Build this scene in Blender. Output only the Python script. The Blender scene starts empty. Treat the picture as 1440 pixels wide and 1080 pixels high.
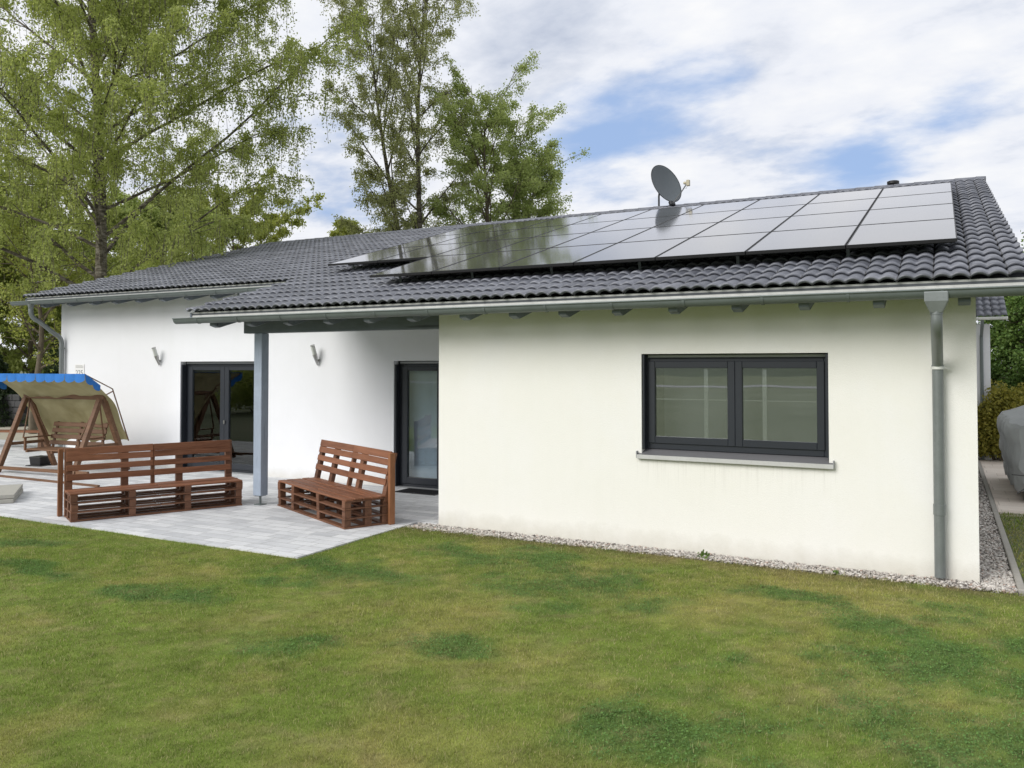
import bpy, math, random
import numpy as np
from mathutils import Vector, Matrix
R = math.radians
random.seed(7)
rng = np.random.default_rng(11)
scene = bpy.context.scene
COL = scene.collection

# ------------------------------------------------------------------ node helpers
def new_mat(name):
    m = bpy.data.materials.new(name); m.use_nodes = True
    nt = m.node_tree; nt.nodes.clear()
    return m, nt
def N(nt, typ, **kw):
    n = nt.nodes.new(typ)
    for k, v in kw.items():
        if k == 'inp':
            for a, b in v.items():
                n.inputs[a].default_value = b
        else: setattr(n, k, v)
    return n
def L(nt, a, b): nt.links.new(a, b)
def ramp(nt, fac, stops, interp='LINEAR'):
    n = N(nt, 'ShaderNodeValToRGB'); cr = n.color_ramp; cr.interpolation = interp
    while len(cr.elements) < len(stops): cr.elements.new(0.5)
    for e, (p, c) in zip(cr.elements, stops):
        e.position = p; e.color = (c[0], c[1], c[2], 1) if len(c) == 3 else c
    L(nt, fac, n.inputs[0]); return n.outputs[0]
def mixc(nt, fac, a, b, mode='MIX'):
    n = N(nt, 'ShaderNodeMix', data_type='RGBA', blend_type=mode)
    for s, v in ((0, fac), (6, a), (7, b)):
        if hasattr(v, 'is_linked') or hasattr(v, 'links'): L(nt, v, n.inputs[s])
        elif isinstance(v, (tuple, list)): n.inputs[s].default_value = (*v[:3], 1)
        else: n.inputs[s].default_value = v
    return n.outputs[2]
def math_(nt, op, a, b=None, clamp=False):
    n = N(nt, 'ShaderNodeMath', operation=op, use_clamp=clamp)
    for i, v in enumerate((a, b)):
        if v is None: continue
        if hasattr(v, 'links'): L(nt, v, n.inputs[i])
        else: n.inputs[i].default_value = v
    return n.outputs[0]
def noise(nt, vec, scale, detail=4, rough=.55, dist=0):
    n = N(nt, 'ShaderNodeTexNoise', inp={'Scale': scale, 'Detail': detail, 'Roughness': rough, 'Distortion': dist})
    if vec is not None: L(nt, vec, n.inputs['Vector'])
    return n.outputs[0]
def objco(nt, scale=(1, 1, 1), rot=(0, 0, 0), world=False):
    if world: src = N(nt, 'ShaderNodeNewGeometry').outputs['Position']
    else: src = N(nt, 'ShaderNodeTexCoord').outputs['Object']
    mp = N(nt, 'ShaderNodeMapping'); mp.inputs['Scale'].default_value = scale; mp.inputs['Rotation'].default_value = rot
    L(nt, src, mp.inputs[0]); return mp.outputs[0]
def finish(nt, color, rough=.6, metal=0, bump=None, bstr=.3, bdist=.01, spec=.5, **kw):
    p = N(nt, 'ShaderNodeBsdfPrincipled')
    for s, v in (('Base Color', color), ('Roughness', rough), ('Metallic', metal), ('Specular IOR Level', spec)):
        if hasattr(v, 'links'): L(nt, v, p.inputs[s])
        elif isinstance(v, (tuple, list)): p.inputs[s].default_value = (*v[:3], 1)
        else: p.inputs[s].default_value = v
    for k, v in kw.items(): p.inputs[k].default_value = v
    if bump is not None:
        b = N(nt, 'ShaderNodeBump', inp={'Strength': bstr, 'Distance': bdist}); L(nt, bump, b.inputs['Height']); L(nt, b.outputs[0], p.inputs['Normal'])
    o = N(nt, 'ShaderNodeOutputMaterial'); L(nt, p.outputs[0], o.inputs[0]); return p

def stucco(name, c1, c2, c3):
    m, nt = new_mat(name); co = objco(nt, world=True)
    big = noise(nt, co, .55, 4, .6, .4); fine = noise(nt, co, 260, 2, .6); mid = noise(nt, co, 6, 5, .6)
    # faint vertical weather streaks under the eave
    st = noise(nt, objco(nt, (7, 7, .35), world=True), 1.0, 4, .6)
    c = ramp(nt, big, [(.30, c3), (.5, c1), (.72, c2)])
    c = mixc(nt, math_(nt, 'MULTIPLY', math_(nt, 'SUBTRACT', st, .5, True),   .16, True), c, (c1[0]*.72, c1[1]*.74, c1[2]*.66))
    c = mixc(nt, math_(nt, 'MULTIPLY', math_(nt, 'SUBTRACT', mid, .45, True), .18, True), c, (c1[0]*.85, c1[1]*.87, c1[2]*.84))
    # splash dirt just above the ground
    z = N(nt, 'ShaderNodeSeparateXYZ'); L(nt, N(nt, 'ShaderNodeNewGeometry').outputs['Position'], z.inputs[0])
    lo = math_(nt, 'SUBTRACT', math_(nt, 'ADD', .10, math_(nt, 'MULTIPLY', mid, .22)), z.outputs[2], True)
    c = mixc(nt, math_(nt, 'MULTIPLY', lo, 2.2, True), c, (.50, .47, .38))
    sxz = N(nt, 'ShaderNodeMapping'); sxz.inputs['Scale'].default_value = (28, 1, 1.1); L(nt, N(nt, 'ShaderNodeNewGeometry').outputs['Position'], sxz.inputs[0])
    run = noise(nt, sxz.outputs[0], 1.0, 5, .6)
    below = math_(nt, 'MULTIPLY', math_(nt, 'SUBTRACT', 1.05, math_(nt, 'MULTIPLY', math_(nt, 'ABSOLUTE', math_(nt, 'SUBTRACT', z.outputs[2], .98)), 3.2), True), math_(nt, 'LESS_THAN', z.outputs[2], 1.0))
    nearx = math_(nt, 'LESS_THAN', math_(nt, 'ABSOLUTE', math_(nt, 'ADD', z.outputs[0], 2.09)), 1.08)
    c = mixc(nt, math_(nt, 'MULTIPLY', math_(nt, 'MULTIPLY', below, nearx), math_(nt, 'MULTIPLY', math_(nt, 'SUBTRACT', run, .50, True), 1.2)), c, (.42, .41, .36))
    pit = math_(nt, 'MULTIPLY', math_(nt, 'SUBTRACT', noise(nt, co, 70, 3, .7), .52, True), .55, True)
    c = mixc(nt, pit, c, (c1[0]*.78, c1[1]*.78, c1[2]*.76))
    h = math_(nt, 'ADD', fine, math_(nt, 'MULTIPLY', noise(nt, co, 90, 3, .7), .8))
    finish(nt, c, .92, 0, h, .8, .004, .25); return m
def wood(name, dark, light, scale=1.0, rough=.58, axis='X'):
    m, nt = new_mat(name)
    s = {'X': (1.2, 14, 14), 'Z': (14, 14, 1.2), 'Y': (14, 1.2, 14)}[axis]
    co = objco(nt, tuple(v*scale for v in s))
    isl = math_(nt, 'FRACT', math_(nt, 'ADD', N(nt, 'ShaderNodeNewGeometry').outputs['Random Per Island'], N(nt, 'ShaderNodeObjectInfo').outputs['Random']))
    add = N(nt, 'ShaderNodeVectorMath', operation='ADD'); L(nt, co, add.inputs[0])
    cx = N(nt, 'ShaderNodeCombineXYZ'); L(nt, math_(nt, 'MULTIPLY', isl, 37.), cx.inputs[0]); L(nt, math_(nt, 'MULTIPLY', isl, 17.), cx.inputs[1]); L(nt, cx.outputs[0], add.inputs[1])
    g = noise(nt, add.outputs[0], 1.5, 6, .65, .8); g2 = noise(nt, add.outputs[0], 7, 4, .7, .3)
    c = ramp(nt, g, [(.30, dark), (.55, tuple((a+b)/2 for a, b in zip(dark, light))), (.75, light)])
    c = mixc(nt, math_(nt, 'MULTIPLY', isl, .5), c, tuple(v*.6 for v in dark))
    c = mixc(nt, math_(nt, 'MULTIPLY', math_(nt, 'FRACT', math_(nt, 'MULTIPLY', isl, 7.31)), .22), c, tuple(min(1, v*1.3) for v in light))
    c = mixc(nt, math_(nt, 'MULTIPLY', math_(nt, 'SUBTRACT', g2, .5, True), 1.6, True), c, tuple(v*.45 for v in dark))
    vo = N(nt, 'ShaderNodeTexVoronoi', inp={'Scale': 1.0}); mp2 = N(nt, 'ShaderNodeMapping'); mp2.inputs['Scale'].default_value = (.55, .8, .8); L(nt, add.outputs[0], mp2.inputs[0]); L(nt, mp2.outputs[0], vo.inputs['Vector'])
    kn = math_(nt, 'MULTIPLY', math_(nt, 'SUBTRACT', .16, vo.outputs['Distance'], True), 9.0, True)
    c = mixc(nt, math_(nt, 'MULTIPLY', kn, .85), c, tuple(v*.3 for v in dark))
    fade = noise(nt, objco(nt, (2.2, 5, 5)), 1.0, 4, .6)
    c = mixc(nt, math_(nt, 'MULTIPLY', math_(nt, 'SUBTRACT', fade, .5, True), 1.3, True), c, tuple(min(1, (a+b)*.62+.03) for a, b in zip(dark, light)))
    finish(nt, c, rough, 0, g2, .35, .004, .3); return m
def metal(name, col, rough=.45, met=.6, spots=.25):
    m, nt = new_mat(name); co = objco(nt, world=True)
    n1 = noise(nt, co, 5, 5, .7); n2 = noise(nt, co, 45, 3, .6)
    c = mixc(nt, n1, tuple(v*(1-spots) for v in col), tuple(min(1, v*(1+spots)) for v in col))
    c = mixc(nt, math_(nt, 'MULTIPLY', math_(nt, 'SUBTRACT', n2, .55, True), 1.5, True), c, tuple(v*.6 for v in col))
    finish(nt, c, math_(nt, 'ADD', math_(nt, 'MULTIPLY', n1, .25), rough-.12), met, n2, .08, .003); return m
def plain(name, col, rough=.5, var=.15, scale=9, met=0, bstr=.1, spec=.5):
    m, nt = new_mat(name); co = objco(nt, world=True); n1 = noise(nt, co, scale, 5, .6)
    c = mixc(nt, n1, tuple(v*(1-var) for v in col), tuple(min(1, v*(1+var)) for v in col))
    finish(nt, c, rough, met, noise(nt, co, scale*12, 3), bstr, .003, spec); return m
def leafmat(name, c1, c2, c3, trans=.35):
    m, nt = new_mat(name)
    isl = N(nt, 'ShaderNodeNewGeometry').outputs['Random Per Island']
    big = noise(nt, objco(nt, world=True), .55, 3, .6)
    f = math_(nt, 'ADD', math_(nt, 'MULTIPLY', isl, .45), math_(nt, 'MULTIPLY', big, .6))
    c = ramp(nt, f, [(.22, c1), (.5, c2), (.8, c3)])
    d = N(nt, 'ShaderNodeBsdfPrincipled', inp={'Roughness': .55, 'Specular IOR Level': .3}); L(nt, c, d.inputs[0])
    t = N(nt, 'ShaderNodeBsdfTranslucent'); L(nt, mixc(nt, .5, c, (c3[0]*1.3, c3[1]*1.3, c3[2]*.8)), t.inputs[0])
    mx = N(nt, 'ShaderNodeMixShader', inp={0: trans}); L(nt, d.outputs[0], mx.inputs[1]); L(nt, t.outputs[0], mx.inputs[2])
    L(nt, mx.outputs[0], N(nt, 'ShaderNodeOutputMaterial').inputs[0]); return m

M = {}
M['stucco_front'] = stucco('stucco_cream', (.88, .87, .825), (.89, .885, .865), (.865, .855, .80))
M['stucco_back'] = stucco('stucco_white', (.83, .84, .865), (.86, .87, .90), (.81, .82, .84))
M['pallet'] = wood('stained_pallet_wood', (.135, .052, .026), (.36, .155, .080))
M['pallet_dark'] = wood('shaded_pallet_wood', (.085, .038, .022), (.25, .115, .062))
M['pallet_post'] = wood('stained_post_wood', (.17, .07, .03), (.34, .15, .07), axis='Z')
M['swing'] = wood('weathered_swing_wood', (.11, .055, .030), (.25, .135, .075))
M['grey_wood'] = wood('grey_painted_timber', (.17, .195, .225), (.205, .235, .27), .6, .55)
M['grey_post'] = wood('grey_painted_post', (.33, .385, .47), (.38, .44, .53), .6, .5, 'Z')
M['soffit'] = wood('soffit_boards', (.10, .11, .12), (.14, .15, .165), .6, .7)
M['zinc'] = metal('galvanised_zinc', (.15, .175, .172), .5, .25)
M['zinc_pipe'] = metal('weathered_zinc_pipe', (.22, .24, .24), .45, .45, .2)
M['zinc_light'] = metal('light_zinc_flashing', (.62, .63, .60), .55, .2)
M['anthracite'] = plain('anthracite_frame', (.022, .026, .034), .38, .12, 6)
M['black'] = plain('black_plastic', (.012, .012, .013), .5)
M['alu_sill'] = metal('aluminium_sill', (.62, .62, .62), .38, .35, .05)
M['sill_top'] = metal('sill_top_shaded', (.17, .17, .18), .42, .2, .05)  # darker than the lip: shadow on the slope put into the colour
M['white'] = plain('white_paint', (.78, .78, .77), .45, .05)
M['grey_case'] = plain('shutter_rail_grey', (.28, .29, .30), .5, .08)
M['steel'] = metal('brushed_steel', (.45, .45, .44), .3, .9, .1)
M['frosted'] = plain('frosted_lamp_glass', (.62, .64, .60), .3, .05)
M['dish'] = plain('graphite_dish', (.085, .10, .11), .5, .10, 3)
M['dish_dark'] = plain('dark_dish_mount', (.02, .022, .025), .5)
M['beige_plastic'] = plain('beige_plastic', (.42, .38, .27), .5)
M['blue_cloth'] = plain('blue_awning_cloth', (.035, .17, .50), .8, .22, 14, spec=.2)
M['tarp'] = plain('grey_cover_cloth', (.33, .345, .345), .6, .22, 3.5, bstr=.3)
M['tarp_dark'] = plain('dark_cover_band', (.09, .095, .095), .7, .15, 5)
M['concrete'] = plain('concrete_edging', (.34, .325, .29), .9, .22, 12, bstr=.5, spec=.2)
M['slab'] = plain('stone_slab', (.40, .39, .35), .9, .20, 14, bstr=.5, spec=.2)
M['dark_stone'] = plain('dark_stone_blocks', (.06, .06, .062), .9, .4, 8, bstr=.6)
M['mat_rubber'] = plain('doormat_fibre', (.018, .018, .02), .95, .3, 60, bstr=1, spec=.1)
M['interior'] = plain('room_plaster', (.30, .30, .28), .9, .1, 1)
M['door_fill'] = plain('blue_grey_door_fill', (.60, .70, .80), .9, .25, 1.5)  # for the sheets added behind the doors to lift their dark glass
M['window_fill'] = plain('grey_window_fill', (.50, .51, .53), .9, .10, 2)
M['curtain'] = plain('pale_curtain', (.74, .75, .73), .9, .12, 3)
M['bark'] = plain('bark', (.15, .125, .095), .95, .45, 7, bstr=.8, spec=.1)
M['bark_birch'] = None
M['leaf_birch'] = leafmat('birch_leaves', (.21, .265, .075), (.34, .395, .125), (.48, .53, .20), .52)
M['leaf_thin'] = leafmat('sparse_birch_leaves', (.26, .285, .13), (.38, .405, .19), (.50, .52, .27), .5)
M['leaf_dark'] = leafmat('alder_leaves', (.24, .30, .105), (.36, .43, .165), (.48, .55, .23), .52)
M['leaf_yellow'] = leafmat('spring_leaves', (.20, .24, .05), (.30, .34, .08), (.42, .45, .12), .45)
M['leaf_hedge'] = leafmat('hedge_leaves', (.05, .10, .022), (.10, .175, .038), (.17, .25, .06), .25)
M['leaf_shrub'] = leafmat('golden_shrub_leaves', (.14, .15, .025), (.26, .25, .045), (.38, .34, .07), .3)
M['needle'] = leafmat('conifer_needles', (.012, .026, .010), (.030, .055, .018), (.06, .09, .028), .1)

def bark_birch():
    m, nt = new_mat('birch_bark'); co = objco(nt, (3, 3, 9), world=True)
    n1 = noise(nt, co, 1.4, 6, .7, .4)
    c = ramp(nt, n1, [(.35, (.035, .030, .024)), (.5, (.12, .105, .08)), (.68, (.30, .28, .235))])
    finish(nt, c, .9, 0, n1, .6, .02, .2); return m
M['bark_birch'] = bark_birch()

def canopy_mat():
    m, nt = new_mat('canvas_underside'); co = objco(nt)
    n1 = noise(nt, co, 1.6, 5, .6, .6); n2 = noise(nt, co, 190, 2)
    c = ramp(nt, n1, [(.3, (.27, .235, .12)), (.55, (.36, .32, .18)), (.75, (.43, .39, .24))])
    p = N(nt, 'ShaderNodeBsdfPrincipled', inp={'Roughness': .9, 'Specular IOR Level': .15}); L(nt, c, p.inputs[0])
    b = N(nt, 'ShaderNodeBump', inp={'Strength': .25, 'Distance': .01}); L(nt, n1, b.inputs['Height']); L(nt, b.outputs[0], p.inputs['Normal'])
    t = N(nt, 'ShaderNodeBsdfTranslucent'); L(nt, c, t.inputs[0])
    mx = N(nt, 'ShaderNodeMixShader', inp={0: .45}); L(nt, p.outputs[0], mx.inputs[1]); L(nt, t.outputs[0], mx.inputs[2])
    L(nt, mx.outputs[0], N(nt, 'ShaderNodeOutputMaterial').inputs[0]); return m
M['canvas'] = canopy_mat()

def tile_mat():
    m, nt = new_mat('concrete_roof_tiles')
    uv = N(nt, 'ShaderNodeUVMap'); uv.uv_map = 'tile'
    fl = N(nt, 'ShaderNodeVectorMath', operation='FLOOR'); L(nt, uv.outputs[0], fl.inputs[0])
    wn = N(nt, 'ShaderNodeTexWhiteNoise', noise_dimensions='3D'); L(nt, fl.outputs[0], wn.inputs[0])
    fr = N(nt, 'ShaderNodeVectorMath', operation='FRACTION'); L(nt, uv.outputs[0], fr.inputs[0])
    sp = N(nt, 'ShaderNodeSeparateXYZ'); L(nt, fr.outputs[0], sp.inputs[0])
    co = objco(nt, world=True)
    n1 = noise(nt, co, 1.1, 4, .6); n2 = noise(nt, co, 30, 4, .7); n3 = noise(nt, co, 240, 2, .7)
    v = math_(nt, 'ADD', math_(nt, 'MULTIPLY', wn.outputs[0], .45), math_(nt, 'MULTIPLY', n1, .55))
    c = ramp(nt, v, [(.15, (.092, .098, .118)), (.5, (.142, .150, .178)), (.9, (.21, .22, .255))])
    # dirt collects at the head of each tile, nose stays lighter
    c = mixc(nt, math_(nt, 'MULTIPLY', math_(nt, 'SUBTRACT', n2, .42, True), 1.1, True), c, (.052, .052, .052))
    lich = math_(nt, 'MULTIPLY', math_(nt, 'SUBTRACT', noise(nt, co, 11, 5, .75), .62, True), 3.0, True)
    c = mixc(nt, lich, c, (.17, .17, .155))
    # the interlock joint at the side of every tile
    j = math_(nt, 'LESS_THAN', sp.outputs[0], .05)
    c = mixc(nt, math_(nt, 'MULTIPLY', j, .85), c, (.012, .012, .013))
    finish(nt, c, math_(nt, 'ADD', math_(nt, 'MULTIPLY', n2, .25), .30), 0, n3, .25, .002, .6); return m
M['tile'] = tile_mat()

def panel_mat():
    m, nt = new_mat('solar_glass'); co = objco(nt)
    s = N(nt, 'ShaderNodeSeparateXYZ'); L(nt, co, s.inputs[0])
    def line(o, per, w):
        f = math_(nt, 'FRACT', math_(nt, 'DIVIDE', o, per)); return math_(nt, 'LESS_THAN', f, w)
    g = math_(nt, 'MAXIMUM', line(s.outputs[0], .1715, .018), line(s.outputs[1], .1635, .018))
    c = mixc(nt, g, (.006, .007, .010), (.018, .019, .024))
    n1 = noise(nt, objco(nt, world=True), 1.6, 5, .6)
    c = mixc(nt, math_(nt, 'ADD', math_(nt, 'MULTIPLY', n1, .35), .42), c, (.15, .152, .15))   # dust
    bn = N(nt, 'ShaderNodeBump', inp={'Strength': .03, 'Distance': .004}); L(nt, noise(nt, objco(nt, world=True), 2.5, 2), bn.inputs['Height'])
    d = N(nt, 'ShaderNodeBsdfDiffuse'); L(nt, c, d.inputs[0])
    g = N(nt, 'ShaderNodeBsdfGlossy'); g.inputs[0].default_value = (.95, .95, .97, 1); L(nt, math_(nt, 'ADD', math_(nt, 'MULTIPLY', n1, .06), .05), g.inputs['Roughness']); L(nt, bn.outputs[0], g.inputs['Normal'])
    fr = N(nt, 'ShaderNodeFresnel', inp={'IOR': 1.55})
    mx = N(nt, 'ShaderNodeMixShader'); L(nt, math_(nt, 'ADD', math_(nt, 'MULTIPLY', fr.outputs[0], 1.15), .05, True), mx.inputs[0]); L(nt, d.outputs[0], mx.inputs[1]); L(nt, g.outputs[0], mx.inputs[2])
    L(nt, mx.outputs[0], N(nt, 'ShaderNodeOutputMaterial').inputs[0]); return m
M['panel'] = panel_mat()

def glass_mat(name, refl, tint):
    m, nt = new_mat(name)
    t = N(nt, 'ShaderNodeBsdfTransparent'); t.inputs[0].default_value = (*tint, 1)
    g = N(nt, 'ShaderNodeBsdfGlossy', inp={'Roughness': .0}); g.inputs[0].default_value = (.93, .96, .95, 1)
    b = N(nt, 'ShaderNodeBump', inp={'Strength': .05, 'Distance': .02}); L(nt, noise(nt, objco(nt, world=True), 1.2, 1), b.inputs['Height']); L(nt, b.outputs[0], g.inputs['Normal'])
    lw = N(nt, 'ShaderNodeFresnel', inp={'IOR': 1.5})
    f = math_(nt, 'ADD', math_(nt, 'MULTIPLY', lw.outputs[0], 1.0), refl, True)
    mx = N(nt, 'ShaderNodeMixShader'); L(nt, f, mx.inputs[0]); L(nt, t.outputs[0], mx.inputs[1]); L(nt, g.outputs[0], mx.inputs[2])
    L(nt, mx.outputs[0], N(nt, 'ShaderNodeOutputMaterial').inputs[0]); return m
M['glass'] = glass_mat('window_glass', .26, (.86, .88, .88))
M['glass_dark'] = glass_mat('door_glass', .05, (.92, .95, .96))

def paving_mat(name, tones, joint, bw, bh, rot=0, rough=.85):
    m, nt = new_mat(name); co = objco(nt, (1, 1, 1), (0, 0, rot), world=True)
    br = N(nt, 'ShaderNodeTexBrick', offset=.37, offset_frequency=2, squash=1.55, squash_frequency=3)
    for k, v in (('Scale', 1.0), ('Mortar Size', .0045), ('Mortar Smooth', .4), ('Brick Width', bw), ('Row Height', bh), ('Bias', 0)): br.inputs[k].default_value = v
    br.inputs['Color1'].default_value = (0, 0, 0, 1); br.inputs['Color2'].default_value = (1, 1, 1, 1); br.inputs['Mortar'].default_value = (.5, .5, .5, 1)
    L(nt, co, br.inputs['Vector'])
    n1 = noise(nt, objco(nt, (1, 3, 1), (0, 0, rot), world=True), 2.2, 6, .7, .5); n2 = noise(nt, co, 40, 4, .7)
    v = math_(nt, 'ADD', math_(nt, 'MULTIPLY', br.outputs[0], .42), math_(nt, 'MULTIPLY', n1, .62))
    c = ramp(nt, v, [(.2, tones[0]), (.5, tones[1]), (.85, tones[2])])
    c = mixc(nt, math_(nt, 'MULTIPLY', math_(nt, 'SUBTRACT', n2, .5, True), .9, True), c, tuple(v*.6 for v in tones[0]))
    st = noise(nt, objco(nt, world=True), .9, 7, .75, 1.0)
    c = mixc(nt, math_(nt, 'MULTIPLY', math_(nt, 'SUBTRACT', st, .50, True), 1.6, True), c, tuple(v*.62 for v in tones[0]))
    c = mixc(nt, math_(nt, 'MULTIPLY', br.outputs[1], .85), c, joint)
    h = math_(nt, 'SUBTRACT', math_(nt, 'MULTIPLY', n2, .35), br.outputs[1])
    finish(nt, c, rough, 0, h, .5, .006, .3); return m
M['patio'] = paving_mat('grey_patio_pavers', ((.44, .45, .47), (.60, .61, .625), (.74, .745, .75)), (.24, .235, .22), .34, .17)
M['path'] = paving_mat('beige_path_pavers', ((.58, .50, .43), (.70, .62, .54), (.80, .73, .65)), (.40, .36, .30), .42, .42)

def vcol_mat(name, attr, rough=.8, trans=0, bump=True, spec=.2):
    m, nt = new_mat(name)
    a = N(nt, 'ShaderNodeAttribute', attribute_name=attr); co = objco(nt, world=True)
    n2 = noise(nt, co, 55, 4, .7)
    if trans:
        d = N(nt, 'ShaderNodeBsdfPrincipled', inp={'Roughness': rough, 'Specular IOR Level': spec}); L(nt, a.outputs[0], d.inputs[0])
        t = N(nt, 'ShaderNodeBsdfTranslucent'); L(nt, a.outputs[0], t.inputs[0])
        mx = N(nt, 'ShaderNodeMixShader', inp={0: trans}); L(nt, d.outputs[0], mx.inputs[1]); L(nt, t.outputs[0], mx.inputs[2])
        L(nt, mx.outputs[0], N(nt, 'ShaderNodeOutputMaterial').inputs[0])
    else:
        c = mixc(nt, math_(nt, 'MULTIPLY', n2, .55), a.outputs[0], (.045, .04, .02))
        finish(nt, c, rough, 0, n2, .6, .02, spec)
    return m
M['lawn'] = vcol_mat('lawn_soil', 'tint', .95)
M['blade'] = vcol_mat('grass_blades', 'tint', .6, .3)
def gravel_mat():
    m, nt = new_mat('gravel_stones')
    isl = N(nt, 'ShaderNodeNewGeometry').outputs['Random Per Island']
    c = ramp(nt, isl, [(0, (.15, .135, .12)), (.22, (.36, .33, .30)), (.6, (.52, .49, .45)), (.85, (.68, .65, .60)), (1, (.36, .26, .21))])
    finish(nt, c, .85, 0, noise(nt, objco(nt, world=True), 120, 3), .3, .004, .3); return m
M['gravel'] = gravel_mat()
M['gravel_bed'] = plain('gravel_bed', (.14, .125, .11), .95, .4, 25, bstr=.8)
def far_ground():
    m, nt = new_mat('far_meadow'); co = objco(nt, world=True)
    n1 = noise(nt, co, .12, 5, .6); n2 = noise(nt, co, 6, 5, .7)
    c = ramp(nt, n1, [(.3, (.13, .15, .09)), (.55, (.17, .19, .12)), (.75, (.21, .21, .14))])
    c = mixc(nt, math_(nt, 'MULTIPLY', n2, .4), c, (.05, .06, .02))
    finish(nt, c, .95, 0, n2, .5, .03, .1); return m
M['meadow'] = far_ground()
M['asphalt'] = plain('old_asphalt', (.20, .20, .20), .9, .2, 3)

# ------------------------------------------------------------------ mesh helpers
class MB:
    def __init__(s): s.v = []; s.f = []
    def add(s, verts, faces):
        o = len(s.v); s.v += [tuple(p) for p in verts]; s.f += [tuple(i+o for i in f) for f in faces]; return s
    def box(s, c, d, rot=None, taper=1.0):
        x, y, z = (k/2 for k in d); P = []
        for k in (-1, 1):
            t = taper if k > 0 else 1
            for a, b in ((-1, -1), (1, -1), (1, 1), (-1, 1)): P.append(Vector((a*x*t, b*y*t, k*z)))
        if rot is not None: P = [rot @ p for p in P]
        P = [p + Vector(c) for p in P]
        return s.add(P, [(3, 2, 1, 0), (4, 5, 6, 7), (0, 1, 5, 4), (1, 2, 6, 5), (2, 3, 7, 6), (3, 0, 4, 7)])
    def bb(s, x0, x1, y0, y1, z0, z1): return s.box(((x0+x1)/2, (y0+y1)/2, (z0+z1)/2), (x1-x0, y1-y0, z1-z0))
    def beam(s, a, b, w, h, up=(0, 0, 1)):     # rectangular bar between two points
        a = Vector(a); b = Vector(b); d = b-a; ln = d.length; X = d.normalized(); Y = Vector(up).cross(X).normalized(); Z = X.cross(Y)
        rot = Matrix((X, Y, Z)).transposed(); return s.box((a+b)/2, (ln, w, h), rot)
    def tube(s, pts, rad, n=12, cap=True):
        pts = [Vector(p) for p in pts]; rad = rad if isinstance(rad, (list, tuple)) else [rad]*len(pts)
        o = len(s.v); ref = None
        for i, p in enumerate(pts):
            d = (pts[min(i+1, len(pts)-1)] - pts[max(i-1, 0)]).normalized()
            if ref is None: ref = Vector((0, 0, 1)) if abs(d.z) < .9 else Vector((1, 0, 0))
            u = d.cross(ref).normalized(); w = u.cross(d).normalized(); ref = w
            for k in range(n):
                a = 2*math.pi*k/n; s.v.append(tuple(p + (u*math.cos(a) + w*math.sin(a))*rad[i]))
        for i in range(len(pts)-1):
            for k in range(n):
                a = o+i*n+k; b = o+i*n+(k+1) % n; s.f.append((a, b, b+n, a+n))
        if cap:
            s.f.append(tuple(o+k for k in reversed(range(n)))); s.f.append(tuple(o+(len(pts)-1)*n+k for k in range(n)))
        return s
    def build(s, name, mat, parent=None, smooth=False, bevel=0, segs=1, loc=None, **tags):
        me = bpy.data.meshes.new(name); me.from_pydata(s.v, [], s.f); me.update()
        o = bpy.data.objects.new(name, me); COL.objects.link(o); me.materials.append(M[mat] if isinstance(mat, str) else mat)
        if smooth:
            me.polygons.foreach_set('use_smooth', [True]*len(me.polygons))
            try: me.set_sharp_from_angle(angle=R(40))
            except Exception: pass
        if bevel:
            b = o.modifiers.new('bevel', 'BEVEL'); b.width = bevel; b.segments = segs; b.limit_method = 'ANGLE'; b.angle_limit = R(40)
        if parent is not None: o.parent = parent
        if loc is not None: o.location = loc
        tag(o, **tags); return o
def tag(o, label=None, cat=None, group=None, kind=None):
    for k, v in (('label', label), ('category', cat), ('group', group), ('kind', kind)):
        if v: o[k] = v
    return o
def thing(name, label, cat, loc=(0, 0, 0), rz=0, group=None):
    o = bpy.data.objects.new(name, None); COL.objects.link(o); o.location = loc; o.rotation_euler = (0, 0, rz); o.empty_display_size = .2
    return tag(o, label, cat, group)
def np_mesh(name, V, F, mat, parent=None, smooth=False, cols=None, uv=None, **tags):
    """V (n,3); F (m,k) all faces with k corners"""
    V = np.asarray(V, dtype=np.float32); F = np.asarray(F, dtype=np.int32); m, k = F.shape
    me = bpy.data.meshes.new(name); me.vertices.add(len(V)); me.vertices.foreach_set('co', V.ravel())
    me.loops.add(m*k); me.loops.foreach_set('vertex_index', F.ravel()); me.polygons.add(m)
    me.polygons.foreach_set('loop_start', np.arange(0, m*k, k, dtype=np.int32))
    try: me.polygons.foreach_set('loop_total', np.full(m, k, dtype=np.int32))
    except Exception: pass
    if smooth: me.polygons.foreach_set('use_smooth', np.ones(m, dtype=bool))
    me.update(calc_edges=True); me.validate()
    if cols is not None:
        a = me.attributes.new('tint', 'FLOAT_COLOR', 'POINT'); c4 = np.ones((len(V), 4), dtype=np.float32); c4[:, :3] = cols; a.data.foreach_set('color', c4.ravel())
    if uv is not None:
        u = me.uv_layers.new(name='tile'); u.data.foreach_set('uv', np.asarray(uv, dtype=np.float32)[F.ravel()].ravel())
    me.materials.append(M[mat] if isinstance(mat, str) else mat)
    o = bpy.data.objects.new(name, me); COL.objects.link(o)
    if parent is not None: o.parent = parent
    tag(o, **tags); return o

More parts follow.
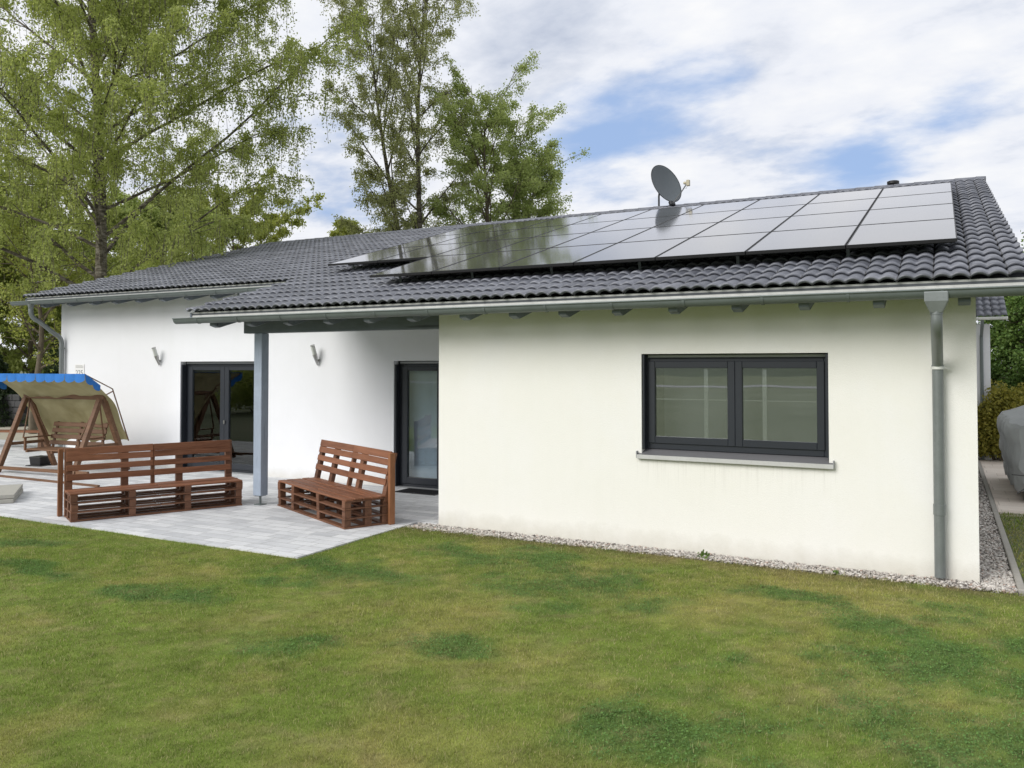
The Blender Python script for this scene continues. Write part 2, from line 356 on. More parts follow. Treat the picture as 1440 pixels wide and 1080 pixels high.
def lattice(x, y, seed):
    xi = np.floor(x).astype(np.int64); yi = np.floor(y).astype(np.int64); fx = x-xi; fy = y-yi
    fx = fx*fx*(3-2*fx); fy = fy*fy*(3-2*fy)
    def h(a, b):
        n = (a*374761393 + b*668265263 + seed*982451653) & 0x7fffffff
        n = ((n ^ (n >> 13)) * 1274126177) & 0x7fffffff
        return ((n ^ (n >> 16)) & 0xffff)/65535.
    return (h(xi, yi)*(1-fx)+h(xi+1, yi)*fx)*(1-fy) + (h(xi, yi+1)*(1-fx)+h(xi+1, yi+1)*fx)*fy
def fbm(x, y, sc, seed, octv=4):
    t = 0; a = 1; s = 0
    for i in range(octv): t = t + a*lattice(x*sc, y*sc, seed+i*7); s += a; a *= .55; sc *= 2.03
    return t/s

# ------------------------------------------------------------------ house dimensions
XL, XR = -5.86, .264            # front block walls
YF, YB = 9.095, 11.53           # front wall plane, recessed wall plane
XW = -17.36                     # left end of the recessed wall
YR, ZR, TA = 18.296, 5.666, .288
CA = 1/math.sqrt(1+TA*TA); SA = TA*CA
def zt(y): return ZR-(YR-y)*TA  # top plane of the roof battens
YE1, YE2 = 8.50, 10.93          # tile eaves
XV0, XVM, XV1 = -17.80, -9.88, .69
YBACK = 27.4

house = thing('house', 'white rendered bungalow with dark tiled roof, terrace recess and grey timber eaves', 'house', (-8, 14, 0))
def part(mb, name, mat, parent=house, **kw):
    o = mb.build(name, mat, parent, **kw)
    if parent is house: o.matrix_parent_inverse = Matrix.Translation((8, -14, 0))
    return o
# front wall with window opening
WX0, WX1, WZ0, WZ1 = -3.10, -1.078, 1.093, 2.197
T = .32
ztop = zt(YF)-.17
mb = MB()
mb.bb(XL, WX0, YF, YF+T, -.4, ztop); mb.bb(WX1, XR, YF, YF+T, -.4, ztop); mb.bb(WX0, WX1, YF, YF+T, -.4, 1.0); mb.bb(WX0, WX1, YF, YF+T, WZ1, ztop)
part(mb, 'wall', 'stucco_front', label='cream white front wall around the double window')
# recessed wall with two door openings
D1 = (-13.56, -11.36); D2 = (-8.34, -7.34); DZ = 2.145
zt2 = zt(YB)-.17
mb = MB(); xs = [XW, D1[0], D1[1], D2[0], D2[1], XL]
for i in (0, 2, 4): mb.bb(xs[i], xs[i+1], YB, YB+T, -.4, zt2)
for d in (D1, D2): mb.bb(d[0], d[1], YB, YB+T, DZ, zt2); mb.bb(d[0], d[1], YB, YB+T, -.4, -.02)
part(mb, 'wall', 'stucco_back', label='white recessed wall behind the terrace')
def gable(x0, x1, y0, y1, mat, lab):
    y0b, y1b = y0, y1; P = []
    for x in (x0, x1):
        P += [(x, y0b, -.4), (x, y1b, -.4), (x, y1b, zt(2*YR-y1b if y1b > YR else y1b)-.17), (x, YR, ZR-.17), (x, y0b, zt(y0b)-.17)]
    f = [(0, 4, 3, 2, 1), (5, 6, 7, 8, 9), (0, 1, 6, 5), (1, 2, 7, 6), (2, 3, 8, 7), (3, 4, 9, 8), (4, 0, 5, 9)]
    part(MB().add(P, f), 'wall', mat, label=lab)
gable(XR-T, XR, YF+T, YBACK, 'stucco_front', 'right gable wall beside the gravel strip')
gable(XW, XW+T, YB+T, YBACK, 'stucco_back', 'left gable wall')
P = [(XL, YF+T, -.4), (XL, YB, -.4), (XL, YB, zt(YB)-.17), (XL, YF+T, zt(YF+T)-.17)]; P += [(x+T, y, z) for x, y, z in P]
part(MB().add(P, [(3, 2, 1, 0), (4, 5, 6, 7), (0, 1, 5, 4), (1, 2, 6, 5), (2, 3, 7, 6), (3, 0, 4, 7)]), 'wall', 'stucco_back', label='short return wall at the right side of the terrace')
part(MB().bb(XW+T, XR-T, YBACK-T, YBACK, -.4, zt(2*YR-YBACK)-.17), 'wall', 'stucco_back', label='rear wall')
# rooms behind the glass
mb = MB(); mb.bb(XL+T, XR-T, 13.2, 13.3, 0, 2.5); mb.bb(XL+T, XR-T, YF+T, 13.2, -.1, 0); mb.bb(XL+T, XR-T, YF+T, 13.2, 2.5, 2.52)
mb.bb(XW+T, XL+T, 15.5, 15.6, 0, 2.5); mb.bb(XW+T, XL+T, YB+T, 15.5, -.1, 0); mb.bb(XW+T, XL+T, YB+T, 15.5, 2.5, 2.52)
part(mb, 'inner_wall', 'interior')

# ---- tiled roof -------------------------------------------------
CL = (YE2-YE1)/CA/7; TW = .30
def tile_patch(x0, x1, c0, c1, V, F, U, flip=False):
    nx = int((x1-x0)/TW*18)+1; xs = np.linspace(x0, x1, nx)
    ph = (xs-XV0)/(TW/2)*math.pi; hump = np.abs(np.sin(ph))**.75
    deep = .5+.5*np.cos(ph)                      # one valley of each tile is wider
    prof = .036*hump - .005*deep - .012*(np.abs(((xs-XV0)/TW) - np.round((xs-XV0)/TW)) < .03)
    rows = []
    for c in range(c0, c1):
        for t, base in ((.11, .000), (.0, .012), (-.020, .028), (.02, .042), (.12, .041), (.5, .026), (.985, .006)):
            s = (c+t)*CL
            jit = .003*np.sin(np.floor((xs-XV0)/TW)*12.9898+c*78.233) if t < .9 else 0
            sag = .004*np.sin(xs*.9+c*.35)
            h = prof*(.92 if t == .11 else 1) + base + jit + sag
            y = YE1 + s*CA - h*SA; z = zt(YE1) + s*SA + h*CA
            if flip: y = 2*YR - y
            rows.append(np.stack([xs, y if isinstance(y, np.ndarray) else np.full(nx, y), z], 1)); U.append(np.stack([(xs-XV0)/TW, np.full(nx, c+.02+max(t, 0)*.97)], 1))
    o = sum(len(v) for v in V); nr = len(rows); V += rows
    i = np.arange(nr-1)[:, None]*nx + np.arange(nx-1)[None, :] + o; i = i.ravel()
    q = np.stack([i, i+1, i+1+nx, i+nx], 1)
    F.append(q[:, ::-1] if flip else q)
V, F, U = [], [], []
NC = int(round((YR-YE1)/CA/CL))
tile_patch(XVM, XV1, 0, NC, V, F, U)
tile_patch(XV0, XVM, 7, NC, V, F, U)
tile_patch(XV0, XV1, 0, NC, V, F, U, True)
roof = np_mesh('roof', np.concatenate(V), np.concatenate(F), 'tile', house, True, uv=np.concatenate(U))
roof.matrix_parent_inverse = Matrix.Translation((8, -14, 0))
def sub(mb, name, mat, parent, **kw): return mb.build(name, mat, parent, **kw)
# ridge caps
mb = MB(); x = XV0; k = 0
while x < XV1-.05:
    x2 = min(x+.40, XV1+.02); pts = []
    n = 10
    for xx, r in ((x, .098), (x2+.02, .086)):
        for a in range(n+1):
            th = math.pi*a/n; pts.append((xx, YR-math.cos(th)*r*1.05, ZR-.02+math.sin(th)*r*.92))
    f = [(i, i+1, i+n+2, i+n+1) for i in range(n)]
    f += [tuple(range(n, -1, -1)), tuple(range(n+1, 2*n+2))]
    mb.add(pts, f); x += .36
rc = sub(mb, 'ridge_cap', M['tile'], roof)
for p in rc.data.polygons: p.use_smooth = True
rc.data.uv_layers.new(name='tile')
# verge boards and soffit
mb = MB()
def slope_bar(x0, x1, ya, yb, top, th):
    P = []
    for x in (x0, x1): P += [(x, ya, zt(ya)-top-th), (x, yb, zt(yb)-top-th), (x, yb, zt(yb)-top), (x, ya, zt(ya)-top)]
    mb.add(P, [(0, 3, 2, 1), (4, 5, 6, 7), (0, 1, 5, 4), (1, 2, 6, 5), (2, 3, 7, 6), (3, 0, 4, 7)])
slope_bar(XVM+.05, XV1-.03, YE1+.06, YE2+.05, .035, .024); slope_bar(XV0+.05, XV1-.03, YE2+.052, YR-.01, .035, .024)
part(mb, 'soffit', 'soffit')
mb = MB()
for q in ((XVM+.012, XVM+.046, YE1+.05, YE2+.3, .02, .15), (XV0+.012, XV0+.046, YE2+.05, YR-.02, .02, .15), (XV1-.028, XV1-.002, YE1+.05, YR-.02, .01, .16)):
    mb = MB(); slope_bar(*q); part(mb, 'verge_board', 'grey_wood')
# rafter tails
def rafter(x, ya, yb, lab=None):
    w = .05; top = .062; dp = .215
    P = []
    for xx in (x-w, x+w):
        P += [(xx, ya, zt(ya)-top), (xx, yb, zt(yb)-top), (xx, yb, zt(yb)-top-dp), (xx, ya+.10, zt(ya+.10)-top-dp), (xx, ya, zt(ya)-top-.16)]
    m_ = MB().add(P, [(0, 1, 2, 3, 4), (9, 8, 7, 6, 5), (0, 5, 6, 1), (1, 6, 7, 2), (2, 7, 8, 3), (3, 8, 9, 4), (4, 9, 5, 0)])
    return m_
for x in (-9.43, -8.72, -8.02, -7.31, -6.64, -5.96): part(rafter(x, 8.57, YB-.005), 'rafter', 'grey_wood', bevel=.004)
for x in (-5.18, -4.50, -3.86, -3.21, -2.57, -1.90, -1.24, -.56, .16): part(rafter(x, 8.57, YF-.003), 'rafter', 'grey_wood', bevel=.004)
for x in (-17.25, -16.35, -15.62, -14.92, -14.22, -13.52, -12.82, -12.12, -11.42, -10.72, -10.0): part(rafter(x, 11.0, YB-.003), 'rafter', 'grey_wood', bevel=.004)
# front beam, post
BZ0 = 2.545; BZ1 = zt(YF+.02)-.285
part(MB().bb(-9.34, XL-.003, YF-.005, YF+.135, BZ0, BZ1), 'beam', 'grey_wood', bevel=.006)
mb = MB(); 
for x in (-9.25, -8.70, -8.02, -7.31, -6.64, -5.96): pass
post = part(MB().bb(-9.11, -8.955, YF-.02, YF+.13, .14, BZ0-.002), 'post', 'grey_post', bevel=.006)
mb = MB(); mb.tube([(-9.035, YF+.055, .0), (-9.035, YF+.055, .138)], .017, 10); mb.bb(-9.09, -8.975, YF-.0, YF+.11, .131, .139); mb.bb(-9.10, -8.97, YF-.01, YF+.12, .0, .012)
sub(mb, 'post_foot', 'zinc', post)
# ---- gutters
def gutter(x0, x1, yc, zc, r=.066):
    g = MB(); n = 14; nx = 2
    for (ra, off) in ((r, 0), (r-.004, 0)):
        pass
    pts = []
    for x in (x0, x1):
        for a in range(n+1):
            th = math.pi+math.pi*a/n; pts.append((x, yc+math.cos(th)*r, zc+math.sin(th)*r*1.12))
        for a in range(n, -1, -1):
            th = math.pi+math.pi*a/n; pts.append((x, yc+math.cos(th)*(r-.004), zc+math.sin(th)*(r-.004)*1.12))
    k = 2*(n+1)
    f = [(i, i+k, (i+1) % k+k, (i+1) % k) for i in range(k)]
    g.add(pts, f)
    for xx, sgn in ((x0+.001, 1), (x1-.001, -1)):      # end caps
        c = [(xx, yc+math.cos(math.pi+math.pi*a/n)*(r-.001), zc+math.sin(math.pi+math.pi*a/n)*(r-.001)*1.12) for a in range(n+1)]
        g.add(c, [tuple(range(n+1)) if sgn < 0 else tuple(range(n, -1, -1))])
    g.tube([(x0, yc-r-.004, zc+.004), (x1, yc-r-.004, zc+.004)], .0095, 8)
    return g
GY1, GZ1 = 8.505, 2.752
GY2, GZ2 = 10.935, 3.452
def gut_full(x0, x1, gy, gz, brk):
    g = part(gutter(x0, x1, gy, gz), 'gutter', 'zinc', smooth=True)
    for x in brk:
        b = MB(); n = 12
        for i in range(n):
            a0 = math.pi+math.pi*i/n; a1 = math.pi+math.pi*(i+1)/n; r = .0685
            P = []
            for xx in (x-.013, x+.013):
                for aa in (a0, a1):
                    for rr in (r, r+.004): P.append((xx, gy+math.cos(aa)*rr, gz+math.sin(aa)*rr*1.12))
            b.add(P, [(0, 2, 3, 1), (4, 5, 7, 6), (0, 1, 5, 4), (2, 6, 7, 3), (1, 3, 7, 5), (0, 4, 6, 2)])
        sub(b, 'gutter_bracket', 'zinc_light' if False else 'zinc', g)
    return g
g1 = gut_full(-10.10, .80, GY1, GZ1, [-9.62+.8*i for i in range(13)])
g2 = gut_full(-18.17, XVM-.03, GY2, GZ2, [-17.5+.8*i for i in range(10)])
# flashing strip behind the gutters
mb = MB(); mb.beam((XVM+.02, YE1+.065, zt(YE1)-.035), (XV1, YE1+.065, zt(YE1)-.035), .006, .075)
part(mb, 'eave_flashing', 'zinc_light')
mb = MB(); mb.beam((XV0+.02, YE2+.065, zt(YE2)-.035), (XVM, YE2+.065, zt(YE2)-.035), .006, .075)
part(mb, 'eave_flashing', 'zinc_light')
# ---- downpipes
def arc(p0, p1, p2, n=7):
    p0, p1, p2 = map(Vector, (p0, p1, p2)); return [(p0*(1-t)**2 + p1*2*t*(1-t) + p2*t*t) for t in [i/n for i in range(n+1)]]
px, py = -.069, YF-.075
mb = MB()
# hopper: flat-fronted funnel under the gutter
hp = [(px-.10, GY1-.075, GZ1-.01), (px+.10, GY1-.075, GZ1-.01), (px+.10, GY1+.075, GZ1-.01), (px-.10, GY1+.075, GZ1-.01)]
hm = [(px-.10, GY1-.076, GZ1-.10), (px+.10, GY1-.076, GZ1-.10), (px+.10, GY1+.076, GZ1-.10), (px-.10, GY1+.076, GZ1-.10)]
hb = [(px-.052, GY1-.052, GZ1-.205), (px+.052, GY1-.052, GZ1-.205), (px+.052, GY1+.052, GZ1-.205), (px-.052, GY1+.052, GZ1-.205)]
mb.add(hp+hm+hb, [(0, 4, 5, 1), (1, 5, 6, 2), (2, 6, 7, 3), (3, 7, 4, 0), (4, 8, 9, 5), (5, 9, 10, 6), (6, 10, 11, 7), (7, 11, 8, 4), (0, 1, 2, 3)])
dp = part(mb, 'downpipe', 'zinc_pipe', bevel=.01, segs=2)
r = .050
path = [(px, GY1, GZ1-.19)] + arc((px, GY1, GZ1-.26), (px, GY1, GZ1-.36), (px, GY1+.12, GZ1-.42)) + arc((px, py-.14, GZ1-.575), (px, py, GZ1-.64), (px, py, GZ1-.74)) + [(px, py, .02)]
sub(MB().tube(path, r, 20), 'pipe', 'zinc_pipe', dp, smooth=True)
for yy, za, zb in ((GY1, GZ1-.22, GZ1-.18), (py, GZ1-.725, GZ1-.685), (py, .62, .72)):
    sub(MB().tube([(px, yy, za), (px, yy, zb)], r+.005, 20), 'pipe_collar', 'zinc_pipe', dp, smooth=True)
for z in (2.04,):
    mb = MB(); mb.tube([(px, py, z-.014), (px, py, z+.014)], r+.010, 20); mb.bb(px+.055, px+.095, py-.012, py+.012, z-.006, z+.006); mb.bb(px-.008, px+.008, py+.05, YF+.01, z-.008, z+.008)
    sub(mb, 'pipe_clamp', 'zinc_light', dp, smooth=True)
# left downpipe
lx = -17.225; ly = YB-.075; gx = -17.52
mb = MB(); mb.tube([(gx, GY2, GZ2-.05), (gx, GY2, GZ2-.10), (gx, GY2, GZ2-.17)], [.066, .06, .045], 16)
dp2 = part(mb, 'downpipe', 'zinc_pipe', smooth=True)
path = [(gx, GY2, GZ2-.16)] + arc((gx, GY2, GZ2-.20), (gx, GY2, GZ2-.36), (gx+.06, GY2+.14, GZ2-.42)) + arc((lx-.05, ly-.12, GZ2-.70), (lx, ly, GZ2-.76), (lx, ly, GZ2-.92)) + [(lx, ly, .02)]
sub(MB().tube(path, .049, 18), 'pipe', 'zinc_pipe', dp2, smooth=True)
mb = MB(); mb.tube([(lx, ly, 2.43), (lx, ly, 2.46)], .058, 18); mb.bb(lx-.01, lx+.09, ly-.01, ly+.01, 2.44, 2.45); mb.bb(lx-.008, lx+.008, ly+.045, YB+.01, 2.437, 2.453)
sub(mb, 'pipe_clamp', 'zinc_pipe', dp2, smooth=True)
# roof vent behind the ridge
mb = MB(); mb.tube([(-.905, YR+.12, ZR-.15), (-.905, YR+.12, ZR+.09), (-.905, YR+.12, ZR+.10), (-.905, YR+.12, ZR+.15), (-.905, YR+.12, ZR+.16)], [.07, .07, .115, .115, .09], 16)
part(mb, 'roof_vent', 'black', smooth=True)

# ---- window
def frame_rect(mb, x0, x1, z0, z1, y0, y1, w, wb=None, wt=None):
    wb = wb or w; wt = wt or w
    mb.bb(x0, x0+w, y0, y1, z0, z1); mb.bb(x1-w, x1, y0, y1, z0, z1)
    mb.bb(x0+w, x1-w, y0, y1, z0, z0+wb); mb.bb(x0+w, x1-w, y0, y1, z1-wt, z1)
wy = YF+.115
win = part(MB().bb(WX0+.004, WX1-.004, wy-.004, wy+.05, WZ1-.052, WZ1-.002), 'window', 'anthracite', bevel=.003)
mb = MB(); mb.bb(WX0+.05, WX1-.02, wy-.022, wy-.005, WZ1-.040, WZ1-.014); sub(mb, 'shutter_rail', 'grey_case', win)
mb = MB(); frame_rect(mb, WX0+.003, WX1-.003, WZ0+.012, WZ1-.053, wy, wy+.07, .055, .075, .04)
sub(mb, 'frame', 'anthracite', win, bevel=.004)
for a in (WX0+.003, WX1-.028): sub(MB().bb(a, a+.025, YF+.02, wy-.006, WZ0+.014, WZ1-.004), 'shutter_guide', 'anthracite', win, bevel=.002)
xm = -2.062
for a, b in ((WX0+.050, xm+.002), (xm+.004, WX1-.050)):
    mb = MB(); frame_rect(mb, a, b, WZ0+.078, WZ1-.085, wy-.016, wy+.05, .078); s_ = sub(mb, 'sash', 'anthracite', win, bevel=.005)
for a, b in ((-2.972, -2.152), (-1.978, -1.152)):
    sub(MB().bb(a-.004, b+.004, wy+.014, wy+.018, 1.235, 2.04), 'pane', 'glass', win)
for q in ((-2.410, -2.366, wy+.022, wy+.035, 1.22, 2.06), (-1.770, -1.726, wy+.022, wy+.035, 1.22, 2.06), (-3.0, -2.410, wy+.024, wy+.032, 1.673, 1.683), (-2.366, -2.14, wy+.024, wy+.032, 1.673, 1.683), (-1.99, -1.770, wy+.024, wy+.032, 1.673, 1.683), (-1.726, -1.12, wy+.024, wy+.032, 1.673, 1.683)):
    sub(MB().bb(*q), 'white_bar', 'white', win)  # thin white bars standing just behind the panes
# outside sill
P = []
for x in (WX0-.045, WX1+.045): P += [(x, YF-.045, 1.045), (x, YF-.045, 1.008), (x, YF-.038, 1.008), (x, YF-.038, 1.043), (x, YF+.14, 1.085), (x, YF+.14, 1.103)]
mb = MB().add(P, [(i, (i+1) % 6, (i+1) % 6+6, i+6) for i in range(6)] + [(5, 4, 3, 2, 1, 0), (6, 7, 8, 9, 10, 11)])
sl = sub(mb, 'sill', 'sill_top', win)
sub(MB().bb(WX0+.001, WX1-.001, YF+.002, wy+.06, 1.0, 1.03), 'sill_base', 'anthracite', sl)
sub(MB().bb(WX0-.045, WX1+.045, YF-.048, YF-.0455, 1.000, 1.0465), 'sill_lip', 'alu_sill', sl)
for q in (WX0-.052, WX1+.043): sub(MB().bb(q, q+.009, YF-.047, YF-.001, 1.006, 1.085), 'sill_end', 'grey_case', win)

def curtain(x0, x1, y, z0, z1, amp, lab, waves=9, mat='curtain'):
    n = int((x1-x0)/.012)+2; xs = np.linspace(x0, x1, n); yy = y + amp*np.sin((xs-x0)/(x1-x0)*waves*2*math.pi) + amp*.5*np.sin(xs*31)
    V = np.concatenate([np.stack([xs, yy, np.full(n, z)], 1) for z in (z0, z1)]); i = np.arange(n-1)
    return np_mesh('curtain', V, np.stack([i, i+1, i+1+n, i+n], 1), mat, None, True, label=lab, cat='curtain')
curtain(-3.0, -1.17, YF+.55, .95, 2.35, .002, 'flat pale sheet added behind the wide front window to grey its panes', 3, 'window_fill')  # flat sheet added so the panes read paler and greyer

# ---- doors
def door(x0, x1, leaves, handle_x=None, lab=None):
    dy = YB+.13
    d = part(MB().bb(x0+.004, x1-.004, dy-.005, dy+.07, DZ-.062, DZ-.003), 'door', 'anthracite', bevel=.003, label=lab)
    sub(MB().bb(x0+.06, x1-.02, dy-.03, dy-.006, DZ-.045, DZ-.012), 'shutter_rail', 'grey_case', d)
    for q in (x0+.003, x1-.035): sub(MB().bb(q, q+.032, YB+.02, dy-.006, .013, DZ-.064), 'shutter_guide', 'anthracite', d)
    mb = MB(); frame_rect(mb, x0+.003, x1-.003, .004, DZ-.064, dy, dy+.075, .105, .05, .05); sub(mb, 'frame', 'anthracite', d, bevel=.004)
    for a, b in leaves:
        mb = MB(); frame_rect(mb, a, b, .058, DZ-.10, dy-.018, dy+.055, .115, .11, .07); sub(mb, 'sash', 'anthracite', d, bevel=.005)
        sub(MB().bb(a+.111, b-.111, dy+.012, dy+.016, .16, DZ-.165), 'pane', 'glass_dark', d)
    sub(MB().bb(x0+.003, x1-.003, YB-.01, dy-.02, -.015, .012), 'threshold', 'grey_case', d)
    if handle_x: sub(MB().bb(handle_x-.016, handle_x+.016, dy-.05, dy-.019, .93, 1.0), 'handle', 'steel', d, bevel=.006)
    return d
door(D1[0], D1[1], [(D1[0]+.098, -12.462), (-12.458, D1[1]-.098)], -12.44, 'double terrace door behind the long pallet bench')
door(D2[0], D2[1], [(D2[0]+.085, D2[1]-.085)], None, 'single terrace door beside the front block')
curtain(-13.45, -11.45, YB+.33, .02, 2.2, .004, 'bluish sheet added behind the double terrace door to brighten its glass', 3, 'door_fill')  # added sheet, gives the door glass a paler bluish fill
curtain(-8.30, -7.38, YB+.33, .02, 2.2, .004, 'bluish sheet added behind the single terrace door to brighten its glass', 3, 'door_fill')
curtain(-12.08, -11.78, YB+.29, .02, 2.2, .02, 'pale curtain gathered behind the right leaf of the double terrace door', 3)
curtain(-12.90, -12.60, YB+.29, .02, 2.2, .02, 'pale curtain hanging behind the left leaf of the double terrace door', 4)
curtain(-13.3, -13.12, YB+.29, .02, 2.2, .02, 'narrow pale curtain at the left edge of the double terrace door', 3)

# ------------------------------------------------------------------ solar panels
PX0, PDX, PY0, PZ0, PROW = -7.288, 1.059, 9.461, 3.352, 1.654
GP = 'solar panels mounted on the roof'
cols_n = ['leftmost', 'second from the left', 'third from the left', 'fourth from the left', 'middle', 'fourth from the right', 'third from the right', 'second from the right', 'rightmost']
cols_b = ['leftmost', 'second from the left', 'third from the left', 'middle', 'third from the right', 'second from the right', 'rightmost']
rows_n = ['bottom row', 'second lowest row', 'second highest row', 'top row by the ridge']
rot_slope = Matrix.Rotation(math.atan(TA), 3, 'X')
proto_frame = proto_glass = None
for r_ in range(4):
    for k in range(7 if r_ == 0 else 9):
        x0 = PX0 + PDX*(k if r_ == 0 else k-2)
        nm = (cols_b if r_ == 0 else cols_n)[k]
        t = thing('solar_panel', 'dark solar panel, %s in the %s' % (nm, rows_n[r_]), 'solar panel', (x0+PDX/2, PY0+(r_+.0)*PROW*CA, PZ0+r_*PROW*SA), 0, GP)
        t.rotation_euler = (math.atan(TA), 0, 0)
        w, l, h = PDX-.012, PROW-.012, .035
        if proto_frame is None:
            mb = MB(); fw = .011
            mb.bb(-w/2, -w/2+fw, .006, .006+l, -h, 0); mb.bb(w/2-fw, w/2, .006, .006+l, -h, 0); mb.bb(-w/2+fw, w/2-fw, .006, .006+fw, -h, 0); mb.bb(-w/2+fw, w/2-fw, .006+l-fw, .006+l, -h, 0)
            proto_frame = mb.build('frame', 'black', t); 
            proto_glass = MB().bb(-w/2+fw, w/2-fw, .006+fw, .006+l-fw, -.012, -.0025).build('glass', 'panel', t)
        else:
            for p_ in (proto_frame, proto_glass):
                c = p_.copy(); COL.objects.link(c); c.parent = t
# rails with hooks
for r_ in range(4):
    for q, nmq in ((.16, 'lower'), (.80, 'upper')):
        s = (r_+q)*PROW; y = PY0+s*CA+.05*SA; z = PZ0+s*SA-.06*CA
        xa = PX0+.25 if r_ == 0 else PX0-2*PDX+.25; xb = PX0+7*PDX-.02
        t = thing('mounting_rail', '%s aluminium mounting rail under the %s of solar panels' % (nmq, rows_n[r_]), 'rail', (xa, y, z), 0, 'mounting rails under the solar panels')
        t.rotation_euler = (math.atan(TA), 0, 0)
        MB().bb(0, xb-xa, -.02, .02, -.02, .02).build('bar', 'black', t)
        mb = MB()
        nh = int((xb-xa)/1.2)
        for i in range(nh+1):
            xx = .1+i*1.2
            mb.bb(xx-.018, xx+.018, -.006, .006, -.15, -.021); mb.bb(xx-.018, xx+.018, -.006, .16, -.16, -.151)
        mb.build('roof_hook', 'steel' if False else 'zinc', t)
# clamps visible along the front edge
mb = MB()
# ------------------------------------------------------------------ satellite dish
dn = Vector((.77, -.50, .40)).normalized()
dish = thing('satellite_dish', 'grey satellite dish on a short mast behind the ridge above the solar panels', 'satellite dish', (-5.83, YR+.10, ZR-.1))
Zd = dn; Xd = Vector((0, 0, 1)).cross(Zd).normalized(); Yd = Zd.cross(Xd)
rotd = Matrix((Xd, Yd, Zd)).transposed()
dc = Vector((-5.62, YR+.0, 6.24)) - dish.location
V = []; rings, seg = 14, 44; a_, b_ = .405, .50; depth = .10
def dpt(rr, th, off=0): 
    p = Vector((a_*rr*math.cos(th), b_*rr*math.sin(th), depth*(rr*rr-1)+off)); return tuple(rotd @ p + dc)
mb = MB(); P = []; Fc = []
for i in range(rings+1):
    for k in range(seg): P.append(dpt(i/rings if i else .012, 2*math.pi*k/seg))
for i in range(rings):
    for k in range(seg): q = i*seg+k; q2 = i*seg+(k+1) % seg; Fc.append((q, q2, q2+seg, q+seg))
Fc.append(tuple(reversed(range(seg)))); mb.add(P, Fc); o = mb.build('reflector', 'dish', dish, smooth=True)
sm = o.modifiers.new('thick', 'SOLIDIFY'); sm.thickness = .006; sm.offset = -1
MB().tube([dpt(1.0, 2*math.pi*k/seg) for k in range(seg+1)], .009, 8, False).build('rim', 'dish_dark', o, smooth=True)
# mast
MB().tube([(0, 0, 0), (0, 0, .42), (.02, .02, .60)], .022, 12).build('mast', 'dish_dark', dish, smooth=True)
bc = rotd @ Vector((0, -.05, -.175)) + dc
MB().box(bc, (.14, .30, .08), rotd).beam(bc-Vector((0, 0, .01)), (.01, .02, .45), .05, .06).build('mount', 'dish_dark', dish, bevel=.01)
foot = rotd @ Vector((0, -.55, -.02)) + dc; lnb = rotd @ Vector((.0, -.40, .60)) + dc
MB().box(rotd @ Vector((0, -.53, -.02)) + dc, (.15, .11, .08), rotd).build('arm_joint', 'dish_dark', dish, bevel=.015)
arm = MB().tube([foot, foot.lerp(lnb, .5)+Vector((0, 0, -.02)), lnb], .014, 10).build('arm', 'steel', dish, smooth=True)
hd = MB(); ld = (dc - lnb).normalized(); hd.tube([lnb, lnb+ld*.06, lnb+ld*.07, lnb+ld*.10], [.026, .026, .033, .033], 12); hd.box(lnb-ld*.03, (.07, .08, .13)); hd.build('receiver', 'beige_plastic', dish, smooth=True, bevel=.004)
MB().tube([lnb+Vector((0, 0, -.06)), lnb+Vector((-.02, 0, -.12)), lnb+Vector((-.08, 0, -.10)), foot.lerp(lnb, .75)], .005, 6).build('cable', 'grey_case', dish, smooth=True)

# ------------------------------------------------------------------ wall lamps and number plate
def wall_lamp(x, lab):
    t = thing('wall_lamp', lab, 'wall lamp', (x, YB, 2.26), 0, 'torch shaped wall lamps')
    MB().tube([(0, -.001, -.10), (0, -.060, -.10)], .024, 16).build('wall_plate', 'steel', t, smooth=True)
    ax = Vector((0, -.40, 1)).normalized(); p0 = Vector((0, -.022, -.19))
    f = lambda s: p0+ax*s
    h = MB().tube([f(0), f(.01), f(.20), f(.215)], [.010, .016, .044, .040], 18).build('holder', 'steel', t, smooth=True)
    MB().tube([f(.212), f(.375)], .040, 18).build('lamp_glass', 'frosted', t, smooth=True)
    MB().tube([f(.376), f(.386)], .043, 18).build('cap', 'steel', t, smooth=True)
    return t
wall_lamp(-14.15, 'torch shaped wall lamp left of the double terrace door')
wall_lamp(-10.00, 'torch shaped wall lamp on the terrace wall right of the grey post')
t = thing('house_number_sign', 'small white house number plate reading 225 beside the left downpipe', 'sign', (-16.70, YB-.004, 1.96))
MB().bb(-.16, .16, -.006, 0, -.13, .13).build('plate', 'white', t)
cu = bpy.data.curves.new('digits', 'FONT'); cu.body = '225'; cu.size = .17; cu.align_x = 'CENTER'; cu.extrude = .001
ob = bpy.data.objects.new('digits', cu); COL.objects.link(ob)
bpy.context.view_layer.update()
me = bpy.data.meshes.new_from_object(ob); bpy.data.objects.remove(ob)
ob = bpy.data.objects.new('digits', me); COL.objects.link(ob); ob.parent = t; ob.rotation_euler = (R(90), 0, 0); ob.location = (0, -.0085, -.11); me.materials.append(M['grey_case'])
MB().bb(-.13, .13, -.009, -.0065, .06, .085).bb(-.13, .10, -.009, -.0065, .095, .11).build('lettering_line', plain('pale_grey_ink', (.5, .5, .48)), t)

